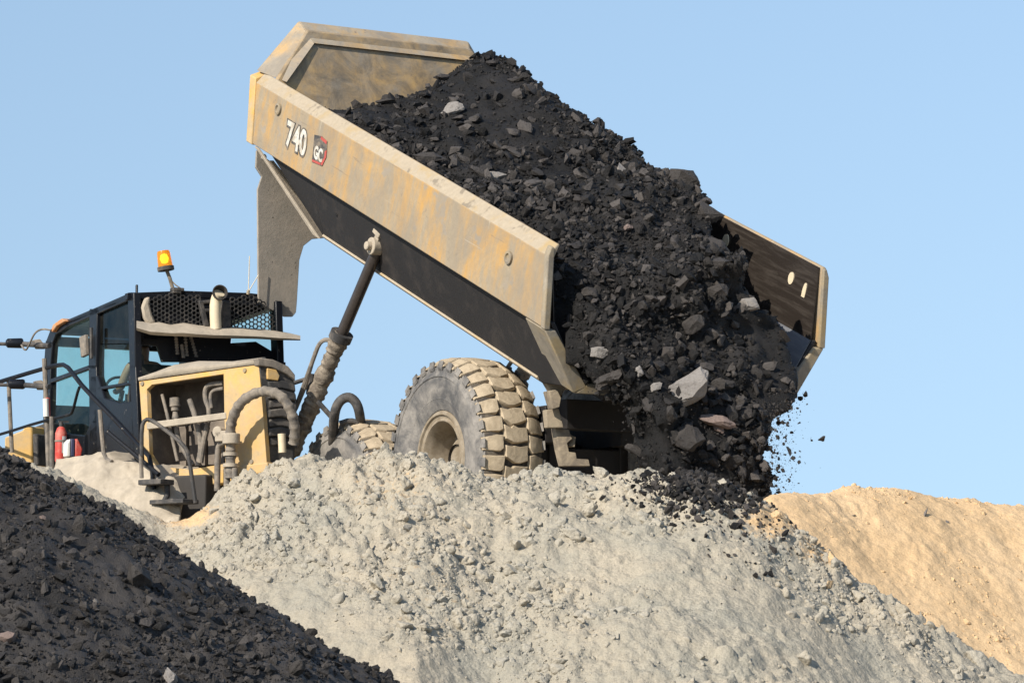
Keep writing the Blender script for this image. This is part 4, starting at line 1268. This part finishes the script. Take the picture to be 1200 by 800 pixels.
mb = MB(); mb.tube([P(25, 404, 39.85), P(30, 412, 39.7), P(35, 402, 39.6), P(41, 389, 39.4), P(50, 385, 39.2), P(60, 387, 39.1)], .012, 6, smooth=2); mb.build('cable', [M['hose']], ROOT)
# rotating beacon
bc = P(201, 342, 38.6)
bea = empty('beacon', bc - ORG[ROOT.name], ROOT); ORG[bea.name] = bc
mb = MB(); mb.tube([P(203, 340, 38.6), P(199, 326, 38.6), P(195, 316, 38.6)], .022, 8); mb.tube([P(197, 325, 38.6), P(206, 334, 38.6), P(212, 338, 38.6)], .008, 6); mb.build('stalk', [M['frame']], bea)
mb = MB(); mb.box(P(207.5, 339.5, 38.6), CRT * .07, CFW * .06, ZZ * .02); mb.box(P(206, 342, 38.6), CRT * .05, CFW * .06, ZZ * .02); mb.build('mount', [M['rubber']], bea, bevel=.008)
bx = (P(191, 293, 38.6) - P(194.5, 316, 38.6)).normalized(); b0 = P(194.3, 315, 38.6)
mb = MB(); mb.lathe([(-.02, 0), (-.02, .10), (.025, .10), (.025, 0)], b0, bx, 20); mb.build('beacon_base', [M['rubber']], bea)
mb = MB(); mb.lathe([(.026, .0), (.026, .088), (.19, .078), (.215, .07), (.215, 0)], b0, bx, 24); mb.build('lens', [M['amber']], bea)
mb = MB(); mb.lathe([(.06, 0), (.07, .03), (.12, .045), (.17, .03), (.18, 0)], b0, bx, 16); mb.build('bulb', [M['bulb']], bea)
for pts in (((292.5, 300), (291, 343)), ((303, 322), (291, 342))):
    mb = MB(); mb.tube([P(x, y, 38.9) for x, y in pts], .006, 6); mb.tube([P(x, y, 38.9) for x, y in ((291, 340), (290.6, 345))], .02, 8); mb.build('antenna', [M['cream']], ROOT)
# driver, seen through the rear glass
def person(pelvis, fw_, rt_):
    pts = {'pel': (0, 0, 0), 'bel': (0, .02, .20), 'che': (0, .0, .42), 'nek': (0, .02, .56), 'hd1': (0, .05, .66), 'hd2': (0, .05, .78),
           'sl': (-.19, .0, .50), 'el': (-.26, .12, .24), 'wl': (-.20, .42, .22), 'hl': (-.18, .52, .24), 'sr': (.19, .0, .50), 'er': (.26, .12, .24), 'wr': (.20, .42, .22), 'hr': (.18, .52, .24),
           'kl': (-.15, .46, .02), 'al': (-.15, .56, -.40), 'fl': (-.15, .74, -.46), 'kr': (.15, .46, .02), 'ar': (.15, .56, -.40), 'fr': (.15, .74, -.46)}
    rad = {'pel': .15, 'bel': .135, 'che': .15, 'nek': .06, 'hd1': .085, 'hd2': .085, 'sl': .07, 'el': .05, 'wl': .034, 'hl': .04, 'kl': .075, 'al': .05, 'fl': .04}
    E_ = [('pel', 'bel'), ('bel', 'che'), ('che', 'nek'), ('nek', 'hd1'), ('hd1', 'hd2'), ('che', 'sl'), ('sl', 'el'), ('el', 'wl'), ('wl', 'hl'), ('che', 'sr'), ('sr', 'er'), ('er', 'wr'), ('wr', 'hr'),
          ('pel', 'kl'), ('kl', 'al'), ('al', 'fl'), ('pel', 'kr'), ('kr', 'ar'), ('ar', 'fr')]
    keys = list(pts)
    def mk(name, ks, grow, mats):
        sub = [k for k in keys if k in ks]
        me = bpy.data.meshes.new(name)
        me.from_pydata([rt_ * pts[k][0] + fw_ * pts[k][1] + ZZ * pts[k][2] for k in sub], [(sub.index(a), sub.index(b)) for a, b in E_ if a in sub and b in sub], [])
        o = bpy.data.objects.new(name, me); COL.objects.link(o); o.location = pelvis
        sk = o.modifiers.new('skin', 'SKIN')
        for k, d in zip(sub, me.skin_vertices[0].data):
            r = rad.get(k, rad.get(k[:-1] + 'l', .06)) + grow
            d.radius = (r, r); d.use_root = (k in ('pel', 'che') and k == sub[0])
        ss = o.modifiers.new('sub', 'SUBSURF'); ss.levels = 2; ss.render_levels = 2
        dg = bpy.context.evaluated_depsgraph_get()
        m2 = bpy.data.meshes.new_from_object(o.evaluated_get(dg))
        o.modifiers.clear(); o.data = m2
        m2.materials.clear()
        for m in mats: m2.materials.append(m)
        m2.polygons.foreach_set('use_smooth', [True] * len(m2.polygons))
        return o
    body = mk('person', keys, 0, [M['skin']])
    shirt = mk('shirt', ['bel', 'che', 'sl', 'el', 'wl', 'sr', 'er', 'wr'], .016, [M['shirt'], M['vest']])
    for p in shirt.data.polygons:
        if .30 < p.center.z < .36 or (p.center.z > .48 and abs(abs(p.center.dot(rt_)) - .10) < .03): p.material_index = 1
    trou = mk('trousers', ['pel', 'kl', 'al', 'kr', 'ar'], .014, [M['trouser']])
    hair = MB(); hair.lathe([(-.02, .098), (.03, .104), (.08, .085), (.115, .045), (.125, 0)], pelvis + fw_ * .03 + ZZ * .76, ZZ, 16)
    ho = hair.build('cap', [M['hair']], None, pelvis)
    for o in (shirt, trou, ho):
        o.parent = body; o.location = (0, 0, 0)
    # simple face
    fc_ = MB(); h = ZZ * .72 + fw_ * .05
    fc_.box(pelvis + h + fw_ * .095 - ZZ * .02, fw_ * .018, rt_ * .012, ZZ * .022)
    fo = fc_.build('nose', [M['skin']], None, pelvis, bevel=.008); fo.parent = body; fo.location = (0, 0, 0)
    return body
drv = person(sp - ZZ * .02 + CFW * .2 , CFW, CRT)
tag(drv, 'driver in a red shirt seated inside the cab behind the rear glass', 'person')
# fire extinguisher and the striped bag on the fender
xo = P(71, 541, 38.55)
exr = empty('fire_extinguisher', xo)
tag(exr, 'dusty red fire extinguisher standing at the front of the cab door', 'fire extinguisher')
mb = MB(); mb.lathe([(0, 0), (0, .062), (.02, .068), (.34, .068), (.40, .045), (.42, .02), (.42, 0)], xo, ZZ, 20); mb.build('cylinder', [M['red']], exr)
mb = MB(); mb.lathe([(.41, .0), (.41, .025), (.47, .025), (.47, 0)], xo, ZZ, 12); mb.box(xo + ZZ * .475 + CRT * .03, CRT * .06, CFW * .012, ZZ * .01); mb.build('valve', [M['rubber']], exr)
mb = MB(); mb.lathe([(.08, .0692), (.30, .0692)], xo, ZZ, 40)
lab = MB(); a0 = math.atan2(-.85, .5)
lab.add([xo + Vector((math.cos(a0 + d) * .0695, math.sin(a0 + d) * .0695, z)) for d in (-.2, .1, .4, .7) for z in (.10, .30)], [(0, 2, 3, 1), (2, 4, 5, 3), (4, 6, 7, 5)])
lab.build('paper_label', [M['white']], exr)
mb = MB(); mb.lathe([(.235, .07), (.235, .074), (.255, .074), (.255, .07)], xo, ZZ, 20); mb.build('strap', [M['hose']], exr)
bo = P(86, 535, 38.3)
bag = empty('striped_bag', bo)
tag(bag, 'small white, navy and red bag beside the fire extinguisher', 'bag')
for i, (a, b, m, nm) in enumerate((((-.085, .085), (-.035, .03), 'white', 'white_panel'), ((-.035, .03), (.03, .09), 'navy', 'navy_panel'), ((.03, .09), (.10, .07), 'red', 'red_panel'))):
    x0 = (-.085, -.032, .022)[i]; x1 = (-.034, .020, .095)[i]
    pts = [(x0, 0), (x1, 0), (x1 + (.02 if i == 2 else 0), .10), (x1 - (.04 if i == 2 else 0), .215), (x0, .21 if i else .16)]
    mb = MB(); mb.prism([bo + CRT * x + ZZ * z for x, z in pts], CFW * .13); mb.build(nm, [M[m]], bag, bevel=.015)

# ================================================================== the coal load
h = 0.05
org = np.array([-5.2, 30.6, EYE.z + 1.2]); top = np.array([5.0, 42.0, EYE.z + 8.6])
shp = np.ceil((top - org) / h).astype(int)
G = np.stack(np.meshgrid(*[org[i] + h * np.arange(shp[i]) for i in range(3)], indexing='ij'), -1).reshape(-1, 3)
d = G - np.array(BO)
u = d @ np.array(U); v = d @ np.array(LF); w = d @ np.array(W); u = u - 0.30 * w
def sstep(a, b, x):
    t = np.clip((x - a) / (b - a), 0, 1); return t * t * (3 - 2 * t)
# height of the load above the rim, by place in the bed
crown = 0.56 * np.exp(-((v + 0.75) / 0.95) ** 2) * (.42 + .58 * sstep(3.0, 5.0, u)) + 0.08
Hs = crown * sstep(7.6, 5.6, u) + 0.0
Hs = Hs + 0.34 * np.exp(-((u - 6.3) / .9) ** 2 - ((v + 1.15) / .65) ** 2)
Hs = Hs - 0.62 * sstep(5.9, 7.3, u) * sstep(-1.2, 1.3, v)          # below the rim at the near front corner
Hs = Hs - 0.10 * sstep(0.8, 1.5, v)
Hs = Hs - 0.22 * sstep(2.6, 0.2, u) + 0.16 * np.exp(-((u - 1.9) / .5) ** 2 - ((v + .9) / .5) ** 2)
inner = np.where(w > -.67, 1.60, 1.60 - (-.67 - w) * .55)
ut = 0.10 + sstep(-.45, -1.5, v) * np.interp(w, [-1.25, -.95, -.7, 0], [.35, .95, 1.55, 2.1]) - 0.25 * (np.abs(v) < .9) + .30 * sstep(1.15, 1.5, v)
wall_cap = np.maximum(np.abs(v) - inner, -1.215 - w)
load = np.maximum.reduce([w - Hs, np.where(w > .10, np.abs(v) - 1.62 + (w - .1) * .9, wall_cap), -1.215 - w, u - (BL - .16 + (w - .66) * .45), u - (BL - .22 + (w - H1) * 2.1), ut - u])
# the falling curtain behind the tail
q = -(d @ np.array(HD)) - 0.30
z = G[:, 2] - EYE.z
zt = 3.30
drop = np.clip(zt - z, 0, 2)
vl = np.interp(z, [1.6, 2.2, 2.6, 3.0, 3.3, 3.7], [.86, .92, .98, 1.12, 1.28, 1.25])
vr = np.interp(z, [1.6, 2.2, 2.6, 2.85, 3.1, 3.4, 3.7], [-.30, -.30, -.34, -.52, -.88, -.96, -.90])
q0 = -.05 + .12 * drop - .30 * sstep(3.0, 3.7, z); q1 = .55 + .12 * drop - .55 * sstep(2.9, 3.9, z)
cur = np.maximum.reduce([v - vl, vr - v, q0 - q, q - q1, z - 3.95])
S = -0.22 * np.log(np.exp(np.clip(-load / .22, -60, 60)) + np.exp(np.clip(-cur / .22, -60, 60)))
nz = np.zeros(len(G)); near = np.abs(S) < .35
pn = G[near]
nz[near] = 0.11 * fbm(pn * 1.7 + 4, 3, .6) + 0.05 * fbm(pn * 6 + 1, 2)
edge = np.clip(1.2 * np.minimum(1, (q > -.4) * 1.0 + (w > -.1)), 0, 1)
S = (S - nz * (0.35 + .65 * edge)).reshape(shp)
cV, cQ = surf_nets(S, org, h)
cu_ = (cV - np.array(BO)) @ np.array(U)
csh = np.clip(.01 + .16 * fbm(cV * 1.3 + 20, 4, .6), 0, .3)
load_o = tag(tri_object('coal_load', cV, cQ, M['coal'], shade=csh, smooth=True), 'mass of black coal sliding out of the raised truck bed', 'coal load', kind='stuff')
bvh_c = BVHTree.FromPolygons([tuple(p) for p in cV], [tuple(f) for f in cQ])
def seen(c, n):                     # favour the sides one can see from the road
    vdir = np.array([0, -1, .1])
    return 0.15 + np.clip(n @ vdir + .45, 0, 1) + .4 * (n[:, 2] > .3)
def inbed_ok(p):
    dd = p - np.array(BO); uu = dd @ np.array(U); vv = dd @ np.array(LF); ww = dd @ np.array(W); uu = uu - .3 * ww
    bad = (uu > .05) & (uu < BL) & ((np.abs(vv) > 1.53) & (ww < .16) | (ww < -1.15))
    return ~bad & (uu < BL - .2 + np.minimum(0, (ww - .66) * .45))
n = 44000
pos, nrm = rand_on(cV, cQ, n, seen)
size = .0085 * (1 - rng.random(n)) ** (-1 / 1.55)
zone = np.stack([pos @ np.array(U) * .35, pos @ np.array(LF) * 1.1, pos @ np.array(W) * .8], 1)
size = size * np.clip(.75 + 1.25 * fbm(zone + 8, 3), .35, 1.7)
size = np.where(size > .12, .02, size)
ok = inbed_ok(pos) & ~((~inbed_ok(pos + np.array([0, 0, 0]))))
pos, nrm, size = pos[ok], nrm[ok], size[ok]
pos = pos + nrm * (size * .25)[:, None]
shd = np.clip(rng.random(len(pos)) ** 2.4 * (.25 + .75 * np.clip(size / .05, 0, 1)), 0, 1)
sV, sF, sS = scatter(COALP, pos, size, shd)
tag(tri_object('coal_lumps', sV, sF, M['coal'], shade=sS), 'countless small coal lumps covering the load in the truck bed', 'coal lumps', kind='stuff')
def solo(name, proto, p, size, m, label, cat, group=None, sc3=None, shade=.5, seed=0, rot=None):
    r = np.random.default_rng(seed + 999)
    V, F = proto
    s3 = np.array(sc3 if sc3 is not None else (1, .85, .8)) * size
    Rm = rand_rot(1, r)[0] if rot is None else np.array(Euler(rot).to_matrix())
    vv = (V * s3) @ Rm.T
    o = tri_object(name, vv, F, m, shade=np.full(len(V), shade) if m.name not in ('grey_clod', 'tan_clod') else None, smooth=(m.name in ('grey_clod', 'tan_clod')))
    o.location = p
    return tag(o, label, cat, group)
def cast(bvh, px, py):
    r = ray(px, py).normalized()
    loc, nr, i, dist = bvh.ray_cast(EYE, r)
    return loc, nr
def bigrock(seed, n=26):
    """angular broken stone with finer facets"""
    return rough_hull(seed, .85, n, 2, .10)
BIG = [bigrock(500 + i, 22 + 3 * (i % 5)) for i in range(12)]
# stones one can point at in the load: (px, py, radius in px, material, stretch, label)
NAMED = [(800, 461, 37, 'stone', (1.1, .6, .66), 'large pale grey rock slab low in the falling coal'),
         (707, 411, 14, 'stone', (1, .8, .85), 'pale rock near the lower left edge of the sliding coal'),
         (733, 205, 14, 'stone', (1, .8, .8), 'rounded grey rock high on the coal load against the sky side'),
         (838, 492, 18, 'rust_stone', (1.2, .6, .5), 'reddish brown elongated rock just below the large grey slab'),
         (806, 512, 20, 'coal', (1, .8, .95), 'dark blocky rock in the falling coal under the grey slab'),
         (747, 526, 14, 'coal', (1.15, .6, .45), 'flat grey rock in the shade under the raised tail'),  # grey rock in coal colour: the shade under the tail is painted in
         (876, 358, 16, 'stone', (.9, .6, .7), 'jagged pale rock beside the polished inner wall of the bed'),
         (812, 376, 17, 'coal', (.9, .5, .7), 'dark slab standing in the middle of the sliding coal'),
         (716, 441, 15, 'coal', (1.2, .7, .6), 'dark grey slab above the tail hinge'),
         (402, 105, 14, 'stone', (1, .8, .8), 'pale dusty rock against the front wall of the bed'),
         (532, 131, 14, 'stone', (1, .8, .8), 'grey rock in the upper part of the load below the crest'),
         (500, 190, 16, 'coal', (1.2, .7, .6), 'broad dark slab resting near the rail above the lettering side'),
         (546, 66, 17, 'coal', (1, .8, .9), 'dark boulder at the very top of the load by the front lip'),
         (797, 214, 22, 'coal', (1, .8, .9), 'large black boulder at the sky edge of the load'),
         (828, 250, 17, 'coal', (1, .8, .9), 'black boulder beside the far rim of the bed'),
         (833, 290, 17, 'coal', (1.1, .8, .7), 'dark boulder touching the far inner wall of the bed'),
         (575, 208, 12, 'stone', (1.3, .6, .5), 'slim pale stone low on the load near the side rail'),
         (767, 455, 9, 'stone', (1, .7, .7), 'small pale stone left of the large grey slab'),
         (748, 436, 9, 'stone', (.6, .8, 1), 'small upright pale stone above the dark slab'),
         (843, 345, 14, 'coal', (1, .8, .8), 'black rock at the right of the load under the far wall'),
         (735, 268, 7, 'rust_stone', (1, .8, .8), 'small rust red stone in the middle of the load'),
         (690, 345, 13, 'coal', (1, .8, .8), 'black rock beside the near rear corner of the bed'),
         (842, 502, 7, 'rust_stone', (1, .8, .8), 'small reddish stone next to the elongated brown rock'),
         (705, 470, 8, 'rust_stone', (1, .8, .8), 'small orange stone falling past the gap under the tail')]
for i, (px, py, rp_, mk_, s3, lab_) in enumerate(NAMED):
    loc, nr = cast(bvh_c, px, py)
    if loc is None:
        continue
    R = rp_ * (loc - EYE).length / FPX
    solo('rock' if mk_ != 'coal' else 'coal_lump', BIG[i % 12], loc + nr * R * .35 - ZZ * R * .1, R * 1.12, M[mk_], lab_, 'rock' if mk_ != 'coal' else 'coal lump', None, s3, .75 if mk_ != 'coal' else .55, i,
         rot=(R_(12) * (i % 3 - 1), R_(14 * ((i * 7) % 5 - 2)), R_(180 * (i % 2))))
# more sizeable lumps over the load
k = 0; tries = 0
while k < 70 and tries < 3000:
    tries += 1
    px, py = rng.uniform(400, 920), rng.uniform(60, 560)
    loc, nr = cast(bvh_c, px, py)
    if loc is None or not inbed_ok(np.array([loc]))[0]: continue
    R = rng.uniform(.045, .105) * (1.0 if py < 480 else .8)
    solo('coal_lump', COALP[k % 16], loc + nr * R * .2, R, M['coal'], 'black coal lump lying in the load that slides from the bed', 'coal lump', 'coal lumps in the load', (1.15, .85, .7), float(rng.random()) ** 1.5, k + 50)
    k += 1
# pale slabs in the upper part of the load, lying with the slope
k = 0
while k < 46:
    px, py = rng.uniform(400, 640), rng.uniform(75, 290)
    loc, nr = cast(bvh_c, px, py)
    if loc is None or not inbed_ok(np.array([loc]))[0]: continue
    R = rng.uniform(.06, .135)
    solo('coal_lump', BIG[k % 12], loc + nr * R * .2, R, M['coal'], 'dull grey coal slab lying flat in the upper part of the load', 'coal lump', 'grey slabs in the upper load', (1.15, .8, rng.uniform(.35, .6)), rng.uniform(.45, 1.0), k + 4000,
         rot=(R_(rng.uniform(-10, 45)), R_(rng.uniform(-5, 45)), R_(rng.uniform(-60, 60))))
    k += 1
k = 0
while k < 30:
    px, py = rng.uniform(690, 900), rng.uniform(400, 545)
    loc, nr = cast(bvh_c, px, py)
    if loc is None or not inbed_ok(np.array([loc]))[0]: continue
    R = rng.uniform(.06, .15)
    solo('coal_lump', BIG[(k + 5) % 12], loc + nr * R * .1, R, M['coal'], 'dark slab half buried in the coal falling off the tail', 'coal lump', 'slabs in the falling coal', (1.1, .8, rng.uniform(.5, .8)), rng.uniform(.15, .7), k + 5000)
    k += 1
# lumps in mid-air right of the curtain
AIR = [(964, 514, 6.5, 'black coal lump in mid-air, farthest out from the falling coal'), (924, 529, 8, 'largest falling coal lump in the air beside the coal curtain'),
       (930, 537, 5, 'coal lump in mid-air touching the largest falling one'), (923, 498, 4.5, 'coal lump in mid-air below the tail corner of the bed'),
       (918, 551, 4.5, 'lowest coal lump in mid-air just above the mound'), (911, 482, 5, 'coal lump in mid-air tight under the far tail corner')]
for i, (px, py, r_, lab_) in enumerate(AIR):
    solo('falling_coal_lump', COALP[i], P(px, py, 32.9), r_ * 32.9 / FPX, M['coal'], lab_, 'coal lump', None, (1, .9, 1), .5, i + 300)
for i in range(46):
    gx_, gy_ = 902 + abs(rng.normal(0, 15)), rng.uniform(470, 572)
    solo('falling_coal_lump', COALP[i % 16], P(gx_, gy_, 32.9 + rng.normal() * .2), rng.uniform(1.6, 4.2) * 32.9 / FPX, M['coal'], 'small coal lump in the air close beside the coal curtain', 'coal lump', 'small lumps falling beside the curtain', (1, .9, 1), .3, i + 6000)
n = 1100
gx = 900 + np.abs(rng.normal(0, 17, n)); gy = rng.uniform(455, 580, n)
gp = np.array([P(a, b, 32.9 + rng.normal() * .25)[:] for a, b in zip(gx, gy)])
v_, f_, s_ = scatter(COALP, gp, np.clip(.003 * (1 - rng.random(n)) ** -.5, 0, .022))
tag(tri_object('falling_grit', v_, f_, M['coal'], shade=s_), 'spray of tiny coal grains falling beside the coal curtain', 'grit', kind='stuff')
# loose pieces leaving the edges of the curtain
def fringe(c, n):
    px, py = to_px(c)
    return (np.abs(n[:, 0]) > .45) * (c[:, 2] < EYE.z + 3.5) * (py > 445) + .0001
fp1, fn1 = rand_on(cV, cQ, 1500, fringe)
fp1 = fp1 + fn1 * (rng.random(1500) ** 1.6 * .16)[:, None]
v_, f_, s_ = scatter(COALP, fp1, np.clip(.006 * (1 - rng.random(1500)) ** (-1 / 1.7), 0, .045))
tag(tri_object('falling_crumbs', v_, f_, M['coal'], shade=s_ * .5), 'loose coal pieces breaking away from the edges of the falling curtain', 'coal crumbs', kind='stuff')
# spilled coal on the mound below the tail
def on_px(bvh, n, fx, fy):
    out = []; nn = []
    for _ in range(n):
        l, nr = cast(bvh, fx(), fy())
        if l is not None: out.append(l[:]); nn.append(nr[:])
    return np.array(out), np.array(nn)
pp, nn = on_px(bvh_m, 2600, lambda: rng.normal(826, 36), lambda: 554 + abs(rng.normal(0, 20)))
sz = np.clip(.010 * (1 - rng.random(len(pp))) ** (-1 / 1.8), 0, .065)
v_, f_, s_ = scatter(COALP, pp + nn * (sz * .3)[:, None], sz)
tag(tri_object('coal_spill', v_, f_, M['coal'], shade=s_), 'scatter of coal spilled over the grey mound below the tail', 'coal spill', kind='stuff')
pp, nn = on_px(bvh_m, 260, lambda: rng.normal(900, 60), lambda: 580 + abs(rng.normal(0, 40)))
sz = np.clip(.014 * (1 - rng.random(len(pp))) ** (-1 / 2.2), 0, .06)
v_, f_, s_ = scatter(COALP, pp + nn * (sz * .3)[:, None], sz)
tag(tri_object('coal_crumbs', v_, f_, M['coal'], shade=s_), 'scattered coal crumbs on the pale mound right of the spill', 'coal crumbs', kind='stuff')

# ================================================================== loose clods on the mounds
def scatter_clods(V, F, n, s0, smax, alpha, protos, m, name, label, keep, sink=-.22, cat='clods'):
    pos, nrm = rand_on(V, F, n, keep)
    sz = s0 * (1 - rng.random(n)) ** (-1 / alpha); sz = np.where(sz > smax, s0 * 1.3, sz)
    v_, f_, _ = scatter(protos, pos + nrm * (sz * sink)[:, None], sz)
    return tag(tri_object(name, v_, f_, m, smooth=len(protos[0][0]) > 100), label, cat, kind='stuff')
def grey_keep(c, nr):
    px, py = to_px(c)
    base = np.clip(fbm(c * .9 + 40, 3) * 1.5 + .5, .06, 1.8)
    for ax, ay, rx, ry in ((430, 620, 75, 80), (800, 690, 110, 60), (860, 640, 50, 30), (560, 610, 40, 30)):
        base = base * (1 - .85 * np.exp(-((px - ax) / rx) ** 2 - ((py - ay) / ry) ** 2))
    return base * ((px > -90) & (px < 1270) & (py > 500) & (py < 830) & (c[:, 1] < 32.3))
scatter_clods(mV, mF, 22000, .0075, .045, 1.7, CLODS, M['clod'], 'earth_crumbs', 'countless small grey crumbs of earth on the mound', grey_keep)
scatter_clods(mV, mF, 4200, .019, .085, 1.9, CLODP, M['clod'], 'earth_clods', 'rough grey earth clods scattered over the mound face', grey_keep)
def tan_keep(c, nr):
    px, py = to_px(c)
    return np.clip(fbm(c * 1.1 + 70, 3) * 1.3 + .2, .02, 1.6) * ((px > 850) & (px < 1240) & (py < 780))
scatter_clods(tV, tF, 3200, .012, .06, 2.1, CLODS, M['clod_tan'], 'sand_crumbs', 'small tan crumbs scattered on the sand hill', tan_keep)
# bigger single clods
CL = [(85, 585 - 18, 9, 'grey'), (100, 560, 15, 'grey'), (648, 588, 14, 'grey'), (690, 600, 16, 'grey'), (672, 626, 15, 'grey'), (1005, 700, 14, 'grey'), (1145, 775, 22, 'grey'), (940, 772, 12, 'grey'), (300, 585, 11, 'grey'), (345, 566, 10, 'grey'), (480, 545, 12, 'grey'), (250, 600, 9, 'grey'),
      (330, 640, 9, 'grey'), (380, 660, 8, 'grey'), (605, 640, 13, 'grey'), (600, 670, 11, 'grey'), (705, 555, 14, 'grey'), (620, 560, 9, 'grey'), (545, 570, 9, 'grey'), (820, 770, 9, 'grey'), (970, 685, 8, 'tan'), (958, 632, 11, 'tan'), (975, 657, 9, 'tan'), (908, 605, 8, 'tan')]
NM = {0: 'grey clod beside the left fender, smaller of the two there', 1: 'large grey clod lying against the dusty left fender', 6: 'largest grey clod, low on the mound at the right', 5: 'grey clod at the boundary of the grey and tan earth',
      20: 'lowest of the tan clods along the edge of the grey mound', 21: 'biggest tan clod on the edge of the grey mound', 22: 'tan clod just below the biggest tan one', 23: 'topmost tan clod right under the falling coal'}
for i, (px, py, r_, kd) in enumerate(CL):
    l, nr = cast(bvh_m, px, py)
    if l is None: continue
    R = r_ * (l - EYE).length / FPX * .95
    lab_ = NM.get(i, 'fist to head sized grey earth clod standing out on the mound face')
    solo('earth_clod', CLODB[i % 8], l + nr * R * .10, R, M['clod' if kd == 'grey' else 'clod_tan'], lab_, 'clod', None if i in NM else 'single clods on the grey mound', (1.1, .9, .85), .5, i + 700)
k = 0
while k < 75:
    px, py = rng.uniform(230, 1190), rng.uniform(545, 795)
    l, nr = cast(bvh_m, px, py)
    if l is None or grey_keep(np.array([l[:]]), None)[0] < .45: continue
    R = rng.uniform(.04, .095)
    solo('earth_clod', CLODB[k % 8], l - nr * R * .05, R, M['clod'], 'fist to head sized grey earth clod standing out on the mound face', 'clod', 'single clods on the grey mound', (1.1, .9, .8), .5, k + 900)
    k += 1
for i, (px, py, r_, lab_) in enumerate(((1084, 603, 7, 'dark stone on the upper face of the sand hill'), (1110, 612, 4, 'small dark stone lower right of the larger one on the sand hill'), (1000, 604, 3.5, 'small dark stone at the left of the sand hill'))):
    l, nr = cast(bvh_t, px, py)
    if l is not None: solo('rock', COALP[i + 3], l, r_ * (l - EYE).length / FPX, M['stone'], lab_, 'rock', None, (1.4, .9, .5), .2, i + 1300)

# ================================================================== lumps on the foreground coal heap
def heap_keep(c, nr):
    px, py = to_px(c)
    return np.clip(fbm(c * 1.4 + 12, 3) + .75, .12, 1.6) * (np.where(px > -40, 1, .45)) * ((px > -420) & (px < 560) & (py > 380) & (py < 840))
n = 33000
pos, nrm = rand_on(hV, hF, n, heap_keep)
sz = .0065 * (1 - rng.random(n)) ** (-1 / 1.65); sz = np.where(sz > .07, .012, sz)
v_, f_, s_ = scatter(COALP, pos + nrm * (sz * .25)[:, None], sz, np.clip(.1 + .9 * rng.random(n) ** 1.8, 0, 1))
tag(tri_object('heap_lumps', v_, f_, M['coal_ground'], shade=s_), 'countless coal lumps and crumbs on the dark heap', 'coal lumps', kind='stuff')
HN = [(92, 619, 15, 'coal_ground', 'blocky dark boulder standing alone on the upper coal heap'), (4, 750, 16, 'rust_stone', 'brownish rock at the left edge of the coal heap'),
      (20, 790, 20, 'coal_ground', 'large dark rock at the bottom left of the heap'), (160, 680, 26, 'coal_ground', 'broad flat dark slab half buried in the middle of the heap'),
      (50, 607, 5, 'rust_stone', 'small rusty stone left of the blocky boulder'), (88, 650, 4, 'rust_stone', 'small rusty stone below the blocky boulder'), (345, 785, 16, 'coal_ground', 'dark slab near the foot of the heap'),
      (200, 795, 13, 'stone', 'pale grey stone at the bottom of the heap'), (112, 706, 6, 'stone', 'small pale stone in the middle of the heap'), (135, 781, 4, 'rust_stone', 'tiny pink stone low on the heap'), (100, 570, 8, 'rust_stone', 'brown stone near the crest of the heap')]
for i, (px, py, r_, mk_, lab_) in enumerate(HN):
    l, nr = cast(bvh_h, px, py)
    if l is None: continue
    R = r_ * (l - EYE).length / FPX
    solo('coal_lump' if mk_ == 'coal_ground' else 'rock', BIG[(i + 4) % 12], l + nr * R * .15, R * 1.1, M[mk_], lab_, 'coal lump' if mk_ == 'coal_ground' else 'rock', None, (1.1, .8, .7), .6, i + 1500)
k = 0
while k < 90:
    px, py = rng.uniform(-5, 460), rng.uniform(535, 800)
    l, nr = cast(bvh_h, px, py)
    if l is None: continue
    R = rng.uniform(.03, .07)
    st_ = rng.random() < .12
    solo('heap_coal_lump', COALP[k % 16], l + nr * R * .2, R, M['coal_ground'], 'dark coal lump lying on the foreground heap', 'coal lump', 'coal lumps on the foreground heap', (1.1, .85, .7), float(rng.random()), k + 1700)
    k += 1
